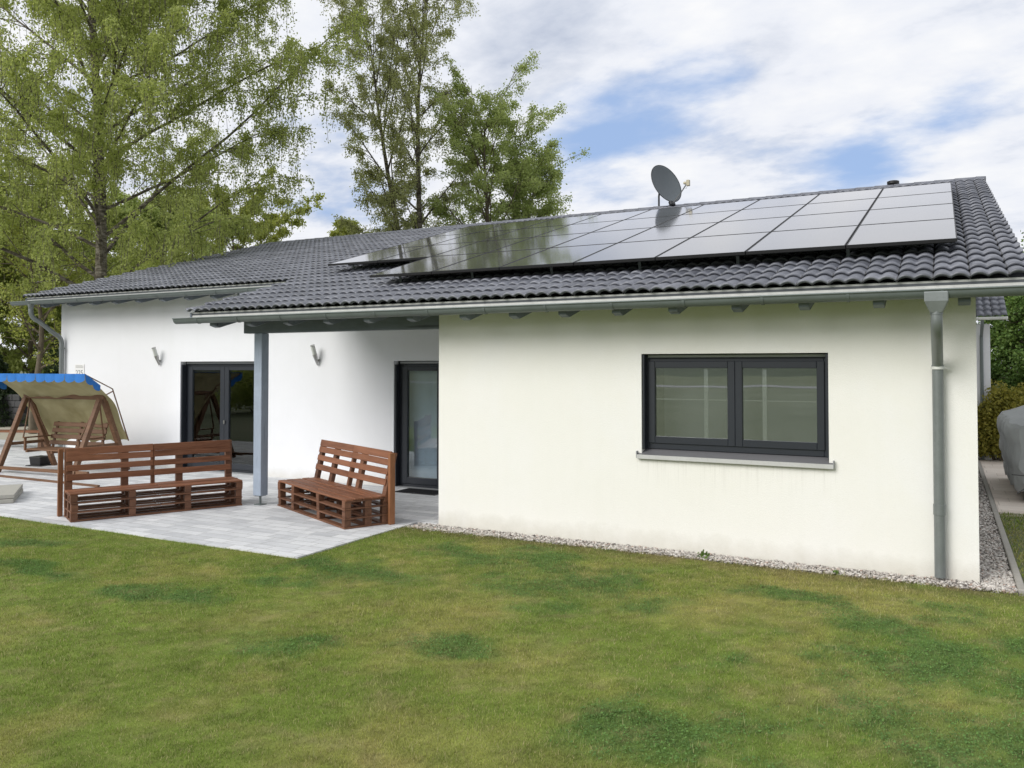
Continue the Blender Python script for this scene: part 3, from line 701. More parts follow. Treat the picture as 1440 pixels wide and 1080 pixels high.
# ------------------------------------------------------------------ pallet benches
def pallet_bench(loc, ang, Lb, D, label, lean, cols, posts):
    t = thing('pallet_bench', label, 'bench', loc, ang, 'brown stained pallet benches')
    ca = cols; th = .022; H = .372; lv = [.011, .122, .245]
    jit = lambda a=.006: random.uniform(-a, a)
    # seat deck: long planks with narrow gaps
    mb = MB(); n = 5; pw = (D-.05)/n
    for i in range(n):
        y = .0 + pw*(i+.5); x = 0
        for (xa, xb) in ((0, Lb*.5-.004), (Lb*.5+.004, Lb)):
            MB().box(((xa+xb)/2+jit(.004), y+jit(.003), H-th/2+jit(.003)), (xb-xa, pw-.016, th), Matrix.Rotation(jit(.006), 3, 'Z')).build('seat_plank', 'pallet', t, bevel=.004)
    # base: blocks on columns and boards between them
    blocks = MB(); boards = MB()
    for ci, x in enumerate(ca):
        for y in (.045, D*.5, D-.075):
            zprev = .0
            for z0, z1 in ((.022, .111), (.133, .234), (.256, H-th-.001)):
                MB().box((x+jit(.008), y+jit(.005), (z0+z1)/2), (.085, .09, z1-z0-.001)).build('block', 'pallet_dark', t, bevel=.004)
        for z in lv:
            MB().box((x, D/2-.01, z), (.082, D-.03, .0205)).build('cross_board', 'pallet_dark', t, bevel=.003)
    for z in lv:
        for yi, y in enumerate((.045, D*.5, D-.075)):
            segs = ((ca[0]-.045, Lb/2-.004), (Lb/2+.004, ca[-1]+.045))
            for xa, xb in segs:
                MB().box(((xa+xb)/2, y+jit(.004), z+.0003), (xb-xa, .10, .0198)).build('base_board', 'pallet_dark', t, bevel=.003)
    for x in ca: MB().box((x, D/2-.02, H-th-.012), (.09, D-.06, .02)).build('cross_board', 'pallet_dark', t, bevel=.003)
    # backrest panel leaning back
    rt = Matrix.Rotation(-lean, 3, 'X')
    org = Vector((0, D-.10, H+.015))
    bh = (.93-H)/math.cos(lean)-.01
    slats = MB()
    zs = [(bh-.098, bh), (bh-.188, bh-.102), (bh-.315, bh-.235), (bh-.455, bh-.370)]
    for z0, z1 in zs:
        for xa, xb in ((.02, Lb*.5-.003), (Lb*.5+.003, Lb-.03)):
            c = org + rt @ Vector(((xa+xb)/2, 0, (z0+z1)/2+jit(.004)))
            MB().box(c, (xb-xa, .02, z1-z0), rt @ Matrix.Rotation(jit(.008), 3, 'Y')).build('backrest_slat', 'pallet', t, bevel=.004)
    ups = MB()
    for x in ca:
        c = org + rt @ Vector((x, .0405, bh*.5-.05)); MB().box(c, (.095, .06, bh+.08), rt).build('backrest_stringer', 'pallet_dark', t, bevel=.004)
    for x in (Lb*.5,):
        c = org + rt @ Vector((x, .0405, bh*.5-.05)); MB().box(c, (.05, .06, bh+.08), rt).build('backrest_stringer', 'pallet_dark', t, bevel=.004)
    for i, x in enumerate(posts):
        MB().box((x, D-.02+(.05 if x < .1 else 0), .46), (.06, .075, .92)).build('back_post', 'pallet_post', t, bevel=.004)
    return t
pallet_bench((-10.20, 6.93, .002), 1.12, 2.27, .58, 'long brown pallet bench on the left, standing in front of the double terrace door', .03, [.05, .76, 1.50, 2.22], [-.035])
pallet_bench((-8.74, 9.20, .002), -.44, 2.25, .66, 'brown pallet bench with leaning backrest right of the grey post', .22, [.05, .55, 1.42, 2.20], [2.285])

# ------------------------------------------------------------------ garden swing
sw = thing('garden_swing', 'wooden garden swing with beige canvas canopy and scalloped blue edge', 'garden swing', (-15.32, 10.25, 0), .10)
W2, DP, ZA = 1.0, .625, 1.42
for s in (-1, 1):
    lab = None
    for d in (-1, 1):
        MB().beam((s*W2, d*DP, .0), (s*W2, d*.045, ZA), .085, .095, (1, 0, 0)).build('leg', 'swing', sw, bevel=.006)
    MB().beam((s*W2+.0, -DP*.62, .53), (s*W2, DP*.62, .53), .035, .06).build('cross_bar', 'swing', sw, bevel=.004)
MB().bb(-W2-.08, W2+.08, -.04, .04, ZA-.01, ZA+.085).build('top_beam', 'swing', sw, bevel=.006)
MB().bb(-W2+.03, W2+.35, -DP*.93-.03, -DP*.93+.02, .06, .12).build('ground_rail', 'swing', sw, bevel=.004)
# hanging seat
seat = MB()
for i in range(5): seat.bb(-.74, .74, -.26+i*.105, -.175+i*.105, .41, .435)
for x in (-.68, 0, .68): seat.bb(x-.025, x+.025, -.27, .27, .365, .409)
seat.build('seat', 'swing', sw, bevel=.004)
back = MB(); rb = Matrix.Rotation(-.25, 3, 'X')
for i in range(4):
    c = Vector((0, .27, .42)) + rb @ Vector((0, 0, .10+i*.125)); back.box(c, (1.48, .022, .085), rb)
for x in (-.66, 0, .66):
    c = Vector((x, .30, .42)) + rb @ Vector((0, 0, .25)); back.box(c, (.05, .035, .56), rb)
back.build('seat_back', 'swing', sw, bevel=.004)
for s in (-1, 1):
    MB().bb(s*.72-.03, s*.72+.03, -.30, .30, .64, .665).bb(s*.72-.02, s*.72+.02, -.28, -.24, .40, .64).build('armrest', 'swing', sw, bevel=.004)
    MB().tube([(s*.76, -.27, .66), (s*.93, 0, ZA)], .014, 8).build('hanger', 'swing', sw, smooth=True)
    MB().tube([(s*.76, .27, .66), (s*.93, 0, ZA)], .014, 8).build('hanger', 'swing', sw, smooth=True)
# canopy: steeply tilted canvas seen from below, with sagging folds
nu, nv = 60, 36; P = []
top = (-.62, 1.90); bot = (.62, .58)      # (y,z) of upper front edge and lower back edge
for j in range(nv+1):
    v = j/nv
    for i in range(nu+1):
        u = i/nu; x = -1.28+2.56*u
        y = top[0]+(bot[0]-top[0])*v; z = top[1]+(bot[1]-top[1])*v
        # bulge over the beam
        bul = .16*math.sin(math.pi*v)
        sag = -.05*math.sin(math.pi*u)*math.sin(math.pi*min(1, v*1.0))
        fold = .05*math.sin(u*8+v*6)*v*(1-abs(2*u-1))+.022*math.sin(u*21-v*13)*v+.010*math.sin(u*47+v*9)*v
        edge = -.10*v*v*math.exp(-((u-.13)/.12)**2)
        x2 = x*(1-(.20 if x > 0 else .04)*v)
        P.append((x2, y+bul*.7+fold, z+bul*.75+sag+fold+edge*1.4))
Fq = [(j*(nu+1)+i, j*(nu+1)+i+1, (j+1)*(nu+1)+i+1, (j+1)*(nu+1)+i) for j in range(nv) for i in range(nu)]
cano = MB().add(P, Fq).build('canopy', 'canvas', sw, smooth=True)
# scalloped valance in blue, front and two short side pieces
def valance(a, b, n, drop):
    a = Vector(a); b = Vector(b); m_ = MB(); per = 10
    for k in range(n):
        pts = []
        for q in range(per+1):
            t_ = (k+q/per)/n; p = a.lerp(b, t_); dd = drop*(.66+.34*math.sin(math.pi*q/per)**.6)
            out = Vector((0, -.03*math.sin(math.pi*q/per)-.008*math.sin(k*2.1), 0))
            pts.append((p+Vector((0, 0, .012)), p+out+Vector((0, 0, -dd))))
        m_.add([x for pr in pts for x in pr], [(2*i, 2*i+1, 2*i+3, 2*i+2) for i in range(per)])
    return m_
valance((-1.28, top[0]-.006, top[1]), (1.28, top[0]-.006, top[1]), 10, .15).build('valance', 'blue_cloth', cano, smooth=True)
for s in (-1, 1):
    valance((s*1.287, top[0], top[1]), (s*1.26, top[0]+.36, top[1]-.22), 2, .12).build('valance', 'blue_cloth', cano, smooth=True)
for s in (-1, 1):
    MB().tube([(s*1.27, top[0], top[1]), (s*1.24, 0.03, ZA+.20), (s*1.03, bot[0], bot[1])], .012, 8).tube([(s*1.24, .03, ZA+.15), (s*1.02, 0, ZA+.05)], .012, 8).build('canopy_rod', 'swing', sw, smooth=True)

# ------------------------------------------------------------------ small things on the terrace
t = thing('doormat', 'black doormat lying in front of the single terrace door', 'doormat', (-7.60, 11.28, .001), .0)
MB().bb(-.38, .38, -.20, .20, 0, .014).build('mat', 'mat_rubber', t, bevel=.004)
MB().bb(-.395, .395, -.215, -.201, 0, .010).bb(-.395, .395, .201, .215, 0, .010).bb(-.395, -.381, -.20, .20, 0, .010).bb(.381, .395, -.20, .20, 0, .010).build('mat_border', 'black', t)
a = math.atan2(.61, -.79)
for i, (dz, lab, sh) in enumerate(((.0, 'lower grey stone slab at the left edge of the terrace', 0), (.068, 'upper grey stone slab lying on another slab at the left edge of the terrace', .02))):
    rm = Matrix.Rotation(a + sh*.8, 3, 'Z')
    c = Vector((-12.36, 7.52, dz+.033)) + rm @ Vector((.62+sh, .60-sh*.5, 0))
    MB().box(c, (1.2, 1.15, .062), rm).build('stone_slab', 'slab', None, bevel=.008, segs=2, label=lab, cat='stone slab', group='stone slabs stacked at the terrace edge')
MB().bb(-17.2, -12.75, 9.15, 9.20, .0, .035).build('wooden_batten', 'swing', None, bevel=.003, label='long thin wooden batten lying on the paving in front of the swing', cat='batten')
# planter behind the swing
pt = thing('plant_pot', 'square dark plant pot standing under the garden swing', 'plant pot', (-16.62, 10.62, 0), .2)
MB().box((0, 0, .10), (.26, .26, .18), None, 1.15).build('pot', 'black', pt, bevel=.01)
MB().bb(-.19, .19, -.19, .19, 0, .018).build('saucer', 'black', pt, bevel=.004)
# low wooden bench further left
wb = thing('wooden_bench', 'low reddish wooden bench standing behind the garden swing', 'bench', (-20.6, 12.6, 0), .35)
MB().bb(-1.6, .9, -.20, -.01, .40, .44).bb(-1.6, .9, .01, .20, .40, .44).build('seat', 'pallet', wb, bevel=.004)
for x in (-1.4, .7): MB().bb(x-.05, x+.05, -.18, .18, 0, .398).build('leg', 'swing', wb, bevel=.004)
MB().box((.1, .0, .52), (.46, .26, .15)).build('sports_bag', 'black', None, bevel=.05, segs=3, loc=(-21.6, 12.3, 0), label='black bag lying on the low wooden bench behind the swing', cat='bag')
# dark stone block stack
mb = MB()
for k in range(5):
    for i in range(7):
        mb.box((i*.42+(k % 2)*.2+random.uniform(-.02, .02), random.uniform(-.03, .03), .11+k*.215), (.40, .34, .205), Matrix.Rotation(random.uniform(-.04, .04), 3, 'Z'))
mb.build('stone_wall', 'dark_stone', None, bevel=.015, loc=(-30.6, 17.2, 0), label='low dark stone block wall at the far left behind the swing', cat='wall')

# ------------------------------------------------------------------ right side: garage, covered trailer
ga = thing('garage', 'small white outbuilding with grey tiled roof behind the right corner of the house', 'outbuilding', (-1.2, 22, 0))
def gpart(mb, name, mat, parent=ga, **kw):
    o = mb.build(name, mat, parent, **kw); o.matrix_parent_inverse = Matrix.Translation((1.2, -22, 0)) if parent is ga else Matrix.Identity(4); return o
GX1 = .875; GYF = 21.0
gpart(MB().bb(XR+.02, GX1, GYF, 28, -.3, 2.98), 'wall', 'stucco_back')
V, F, U = [], [], []
nx = 60; xs = np.linspace(XR-.2, 1.19, nx); hump = np.abs(np.sin((xs+.3)/.15*math.pi))**.75*.034
for c in range(9):
    for t_, base in ((-.01, -.006), (0, .026), (.03, .034), (.5, .02), (.99, .005)):
        s = (c+t_)*.36; h = hump+base; V.append(np.stack([xs, GYF-.35+s*.93-h*.36, 3.13+s*.38+h*.93], 1)); U.append(np.stack([(xs+.3)/.3, np.full(nx, c+.02+max(0, t_)*.97)], 1))
nr = len(V); i = (np.arange(nr-1)[:, None]*nx+np.arange(nx-1)[None, :]).ravel()
o = np_mesh('roof', np.concatenate(V), np.stack([i, i+1, i+1+nx, i+nx], 1), 'tile', ga, True, uv=np.concatenate(U)); o.matrix_parent_inverse = Matrix.Translation((1.2, -22, 0))
gpart(MB().bb(XR-.2, 1.20, GYF-.43, GYF-.345, 3.055, 3.12), 'gutter', 'zinc_light', bevel=.02, segs=3)
gpart(MB().tube([(.715, GYF-.39, 3.05), (.715, GYF-.38, 2.95), (.705, GYF-.06, 2.72), (.705, GYF-.06, 2.6), (.705, GYF-.06, 0)], .034, 12), 'downpipe', 'zinc', smooth=True)

tr = thing('covered_trailer', 'trailer under a grey fabric cover parked on the paved path', 'trailer', (2.0, 16.2, 0))
# cover: lofted sections along y, lumpy
nsec, nprof = 60, 72; P = []
def prof(t_, yy):
    # closed-ish profile from lower left over the top to the lower right, in x-z
    w = 1.12; pts = [(-1.05, .16), (-1.10, .45), (-1.14, .85), (-1.175, 1.15), (-1.14, 1.21), (-.75, 1.36), (-.3, 1.46), (.3, 1.46), (.8, 1.33), (1.10, 1.20), (1.165, 1.12), (1.14, .8), (1.06, .16)]
    s = t_*(len(pts)-1); i = min(int(s), len(pts)-2); f = s-i
    return pts[i][0]*(1-f)+pts[i+1][0]*f, pts[i][1]*(1-f)+pts[i+1][1]*f
for j in range(nsec+1):
    v = j/nsec; yy = -1.6+3.2*v; e = min(1, min(v, 1-v)*9)**.5; e = .9+.1*e
    for i in range(nprof+1):
        x, z = prof(i/nprof, yy); wr = .020*math.sin(yy*9+z*6+x*3)+.014*math.sin(yy*23-z*13+math.sin(z*7)*2)+.012*math.sin(x*11+z*17)
        ztaper = 1.0 if z < .4 else (.94+.06*min(1, min(v, 1-v)*9))
        P.append((x*e+wr, yy, z*ztaper+wr*.6))
Fq = [(j*(nprof+1)+i, j*(nprof+1)+i+1, (j+1)*(nprof+1)+i+1, (j+1)*(nprof+1)+i) for j in range(nsec) for i in range(nprof)]
# front and back closing faces as fans of strips
o0 = len(P)
for j, sgn in ((0, -1), (nsec, 1)):
    base = j*(nprof+1)
    for i in range(nprof//2):
        a1, a2, b1, b2 = base+i, base+i+1, base+nprof-i, base+nprof-i-1
        if a2 != b2: Fq.append((a1, a2, b2, b1) if sgn > 0 else (b1, b2, a2, a1))
        else: Fq.append((a1, a2, b1) if sgn > 0 else (b1, a2, a1))
MB().add(P, Fq).build('cover', 'tarp', tr, smooth=True)
MB().tube([(-1.135, -1.62, .42), (-.8, -1.625, .40), (.0, -1.63, .43), (1.1, -1.62, .41)], .010, 6).tube([(-1.07, -1.62, .14), (-.72, -1.625, .40)], .008, 6).build('strap', 'tarp_dark', tr, smooth=True)
for sx in (-1, 1):
    for sy in (-1.25, .6):
        w = MB(); w.tube([(sx*.78-.10, sy, .30), (sx*.78-.09, sy, .30), (sx*.78+.09, sy, .30), (sx*.78+.10, sy, .30)], [.26, .30, .30, .26], 28)
        wo = w.build('wheel', 'black', tr, smooth=True)
        MB().tube([(sx*.78-.105, sy, .30), (sx*.78+.105, sy, .30)], .16, 20).build('rim', 'steel', wo, smooth=True)

# ------------------------------------------------------------------ ground
def lawn_color(x, y):
    n1 = fbm(x, y, .55, 3); n2 = fbm(x, y, 1.7, 17); n3 = fbm(x, y, 6., 29); n4 = fbm(x+40, y, .38, 51, 3)
    base = np.array([.215, .295, .050]); yel = np.array([.40, .375, .11]); dk = np.array([.130, .240, .060]); br = np.array([.36, .29, .12])
    c = np.zeros((len(x), 3)) + base
    fy = np.clip((n1*.55+n2*.45-.46)*4.5, 0, 1)*.8; c = c*(1-fy[:, None]) + yel*fy[:, None]
    fb = np.clip((n2*.4+n3*.6-.60)*7, 0, 1)*.45; c = c*(1-fb[:, None]) + br*fb[:, None]
    fy2 = blobs(x, y, YLV, 31, .7)*.45; c = c*(1-fy2[:, None]) + yel*fy2[:, None]
    # clover patches
    cl = clover(x, y); c = c*(1-cl[:, None]) + dk*cl[:, None]
    # dry, trampled edge along the gravel
    ed = np.clip(1-(8.80-y)/.5, 0, 1)*(x > -6.3)*np.clip(n3*2.2-.45, 0, 1); ed = ed*(y < 8.9)
    c = c*(1-ed[:, None]*.85) + np.array([.17, .12, .065])*ed[:, None]*.85
    n5 = fbm(x, y, 17., 61, 3); n6 = np.clip((fbm(x+7, y, 9., 41, 3)-.60)*6, 0, 1)*.45
    c = c*(1-n6[:, None]) + np.array([.40, .36, .16])*n6[:, None]
    return c*(.44+.46*n3[:, None]+.74*n5[:, None])
CLV = [(-1.4, 5.05, .62, .72), (-.05, 6.4, .85, 1.3), (.5, 5.2, .9, 1.0), (-1.15, 7.75, .6, .2), (-3.1, 7.2, .8, .7), (-4.3, 7.9, 1.1, .45), (-8.1, 5.2, .7, .16), (-3.4, 5.4, .5, .3), (-5.6, 6.6, .8, .5), (-4.4, 4.6, .6, .3), (1.3, 7.4, .8, 1.0), (-.3, 4.0, .8, .45), (-6.4, 5.3, .7, .3), (-9.6, 5.9, .9, .25)]
YLV = [(-2.0, 6.9, .7, .5), (-2.6, 5.0, .6, .5), (-1.05, 6.25, .3, .5), (-4.3, 5.6, .8, .5), (-2.2, 4.1, .6, .4), (-5.2, 4.9, .7, .4), (-7.0, 6.0, .7, .3), (-.3, 8.3, 1.0, .3)]
def blobs(x, y, lst, seed, hard):
    t = np.zeros(len(x)); n = fbm(x, y, 2.2, seed, 5); wx = (fbm(x, y, 1.3, seed+3)-.5)*.9; wy = (fbm(x, y, 1.3, seed+5)-.5)*.9
    for cx, cy, rx, ry in lst:
        d = ((x+wx-cx)/rx)**2+((y+wy-cy)/ry)**2; t = np.maximum(t, np.clip((1.15-d*.75)*hard+(n-.5)*2.2, 0, 1))
    return t
def clover(x, y): return np.clip(blobs(x, y, CLV, 77, .62)*1.05, 0, .78)
LZ = -.016
def lz(x, y): return LZ + .012*(fbm(x, y, 1.1, 5, 3)-.5)
# near lawn sheet
xs = np.arange(-16, 7.01, .08); ys = np.arange(-.5, 9.3, .08); X, Y = np.meshgrid(xs, ys); X = X.ravel(); Y = Y.ravel()
Vn = np.stack([X, Y, lz(X, Y)], 1); nx = len(xs); ny = len(ys)
i = (np.arange(ny-1)[:, None]*nx+np.arange(nx-1)[None, :]).ravel()
cx_ = X[i]+.04; cy_ = Y[i]+.04; i = i[~((cy_ > 8.80) | ((cx_ < -6.24) & (cy_ > 6.88)))]; Fn = np.stack([i, i+1, i+1+nx, i+nx], 1)
np_mesh('lawn', Vn, Fn, 'lawn', None, True, cols=lawn_color(X, Y)*.8, kind='structure')
# wide ground to the horizon, slightly lower
def sheet(name, x0, x1, y0, y1, z, mat, n=2):
    xs = np.linspace(x0, x1, n); ys = np.linspace(y0, y1, n); X, Y = np.meshgrid(xs, ys); i = (np.arange(n-1)[:, None]*n+np.arange(n-1)[None, :]).ravel()
    return np_mesh(name, np.stack([X.ravel(), Y.ravel(), np.full(n*n, z)], 1), np.stack([i, i+1, i+1+n, i+n], 1), mat, None, kind='structure')
sheet('ground', -900, 900, -900, 900, -.06, 'meadow')
sheet('road', -300, 300, -72, -64, -.05, 'asphalt')
# right hand lawn beyond the curb gets its own strip so the blades stand on it
# terrace
mb = MB(); mb.bb(-30, XL, 9.10, YB+.3, -.12, 0); mb.bb(-30, -6.20, 6.83, 9.10, -.12, 0); mb.bb(-30, XW, YB+.3, 13.8, -.12, 0)
mb.build('terrace', 'patio', None, kind='structure')
MB().bb(-34, XW, 13.81, 20, -.1, -.01).build('gravel_yard', plain('sandy_yard', (.42, .39, .32), .95, .2, 4), None, kind='structure')
MB().bb(.64, 6, 13.6, 21.6, -.12, -.012).build('path', 'path', None, kind='structure')
MB().bb(.565, .63, 8.90, 21.6, -.12, .012).build('kerb', 'concrete', None, bevel=.008, kind='structure')
MB().bb(-6.19, .56, 8.80, YF, -.12, -.045).bb(XR, .56, YF, 21.6, -.12, -.045).build('gravel_bed', 'gravel_bed', None, kind='structure')
# gravel stones
def stones(n, fx, name='gravel'):
    ico = np.array([(-1, 0, 1.618), (1, 0, 1.618), (-1, 0, -1.618), (1, 0, -1.618), (0, 1.618, 1), (0, 1.618, -1), (0, -1.618, 1), (0, -1.618, -1), (1.618, 1, 0), (-1.618, 1, 0), (1.618, -1, 0), (-1.618, -1, 0)])/1.9
    fc = np.array([(0, 1, 4), (0, 4, 9), (9, 4, 5), (4, 8, 5), (4, 1, 8), (8, 1, 10), (8, 10, 3), (5, 8, 3), (5, 3, 2), (2, 3, 7), (7, 3, 10), (7, 10, 6), (7, 6, 11), (11, 6, 0), (0, 6, 1), (6, 10, 1), (9, 11, 0), (9, 2, 11), (9, 5, 2), (7, 11, 2)])
    pos, rad = fx(n); n = len(pos)
    sc = rng.uniform(.6, 1.15, (n, 1, 3)); sc[:, :, 2] *= .7
    jit = rng.uniform(.75, 1.2, (n, 12, 1)); P = ico[None]*jit*sc*rad[:, None, None]
    a = rng.uniform(0, 6.28, n); ca, sa = np.cos(a), np.sin(a); x = P[:, :, 0]*ca[:, None]-P[:, :, 1]*sa[:, None]; y = P[:, :, 0]*sa[:, None]+P[:, :, 1]*ca[:, None]
    tl = rng.uniform(-.5, .5, n); z = P[:, :, 2]*np.cos(tl)[:, None] + x*np.sin(tl)[:, None]
    V = np.stack([x, y, z], 2)+pos[:, None, :]; F = fc[None]+(np.arange(n)*12)[:, None, None]
    return V.reshape(-1, 3), F.reshape(-1, 3)
def f_front(n):
    x = rng.uniform(-6.15, .55, n); y = rng.uniform(8.81, YF-.005, n) ; r = rng.uniform(.010, .022, n)
    y = np.where(x > XR, rng.uniform(8.84, 9.6, n), y)
    return np.stack([x, y, -.035+rng.uniform(0, .032, n)], 1), r
def f_side(n):
    u = rng.uniform(0, 1, n)**1.6; y = 8.9+u*12; x = rng.uniform(XR+.012, .552, n); r = rng.uniform(.010, .020, n)*(1+.4*u)
    return np.stack([x, y, -.035+rng.uniform(0, .032, n)], 1), r
v1, f1 = stones(9000, f_front); v2, f2 = stones(9000, f_side)
def f_flow(n):
    x = rng.uniform(-6.25, -5.0, n); y = 8.86+rng.normal(0, .06, n); return np.stack([x, y, -.03+rng.uniform(0, .02, n)], 1), rng.uniform(.009, .018, n)
v3, f3 = stones(500, f_flow)
np_mesh('gravel', np.concatenate([v1, v2, v3]), np.concatenate([f1, f2+len(v1), f3+len(v1)+len(v2)]), 'gravel', None, label='pale gravel strip along the foot of the house walls', cat='gravel', kind='stuff')

# grass blades
def on_lawn(x, y):
    ok = (y < 8.86+.10*(fbm(x, y, 5, 9)-.5)) | ((x > .64) & (y < 13.55))
    ok &= ~((x < -6.235+.05*(fbm(x, y, 7, 8)-.5)) & (y > 6.855+.06*(fbm(x, y, 6, 4)-.5)))
    return ok
def blades():
    out = []
    for (x0, x1, y0, y1, dens, wd, ht) in ((-5.5, 3.8, 2.4, 5.2, 13000, .0034, .019), (-9, 3.8, 5.2, 7.2, 8500, .0042, .020), (-8.5, 2.6, 7.2, 8.9, 6500, .005, .021), (-13.5, -5.5, 3.2, 5.2, 5500, .005, .020), (-15, -9, 5.2, 7.0, 4500, .0055, .021), (.63, 2.2, 8.9, 13.6, 1800, .010, .035)):
        n = int((x1-x0)*(y1-y0)*dens); x = rng.uniform(x0, x1, n); y = rng.uniform(y0, y1, n); k = on_lawn(x, y)
        # keep only what the wide view could reach (a margin around the view cone)
        ang = np.degrees(np.arctan2(x, y))+27.7; k &= (np.abs(ang) < 48)
        x = x[k]; y = y[k]; n = len(x)
        out.append((x, y, np.full(n, wd), np.full(n, ht)))
    x, y, wd, ht = (np.concatenate(q) for q in zip(*out)); n = len(x)
    th = fbm(x, y, 1.2, 91)*.5+fbm(x, y, 14, 93, 3)*.5; ht = ht*(.15+1.75*th)*rng.uniform(.55, 1.35, n); cl = clover(x, y)
    a = rng.uniform(0, 2*np.pi, n); la = rng.uniform(0, 2*np.pi, n); lean = rng.uniform(.1, .95, n)*ht
    bx, by = np.cos(a)*wd*.5, np.sin(a)*wd*.5; z0 = lz(x, y)-.003
    V = np.empty((n, 3, 3)); V[:, 0] = np.stack([x-bx, y-by, z0], 1); V[:, 1] = np.stack([x+bx, y+by, z0], 1); V[:, 2] = np.stack([x+np.cos(la)*lean, y+np.sin(la)*lean, z0+ht], 1)
    c = lawn_color(x, y); c = c*rng.uniform(.72, 1.38, (n, 1)); dry = rng.random(n) < (.16*(1-cl)); c[dry] = np.array([.55, .48, .25])*rng.uniform(.7, 1.2, (dry.sum(), 1))
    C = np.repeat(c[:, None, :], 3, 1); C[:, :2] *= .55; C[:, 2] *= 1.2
    tall = rng.random(n) < .0006; V[tall, 2, 2] += rng.uniform(.02, .07, tall.sum()); C[tall] = np.array([.50, .50, .26])
    V = V.reshape(-1, 3); C = C.reshape(-1, 3); F = np.arange(3*n).reshape(-1, 3)
    # clover leaves in the darker patches
    m = 330000; x = rng.uniform(-10, 2.4, m); y = rng.uniform(3, 8.7, m); k = (clover(x, y) > rng.uniform(.25, 1, m)) & on_lawn(x, y); x = x[k]; y = y[k]; m = len(x)
    r = rng.uniform(.004, .0085, m); z = lz(x, y)+rng.uniform(.008, .024, m); a = rng.uniform(0, 6.28, m)
    tx, ty = rng.uniform(-.5, .5, m), rng.uniform(-.5, .5, m); Q = np.empty((m, 6, 3))
    for q in range(6):
        aa = a+q*np.pi/3; dx = np.cos(aa)*r*(1 if q % 2 == 0 else .72); dy = np.sin(aa)*r*(1 if q % 2 == 0 else .72); Q[:, q] = np.stack([x+dx, y+dy, z+dx*tx+dy*ty], 1)
    cc = np.array([.130, .235, .062])*rng.uniform(.6, 1.3, (m, 1)); CC = np.repeat(cc[:, None], 6, 1).reshape(-1, 3)
    tri = np.array([(0, 1, 2), (0, 2, 3), (0, 3, 4), (0, 4, 5)]); FF = (tri[None]+(np.arange(m)*6)[:, None, None]).reshape(-1, 3)+len(V)
    np_mesh('grass', np.concatenate([V, Q.reshape(-1, 3)]), np.concatenate([F, FF]), 'blade', None, cols=np.concatenate([C, CC]), label='short mown lawn grass with darker clover patches in front of the house', cat='grass', kind='stuff')
blades()

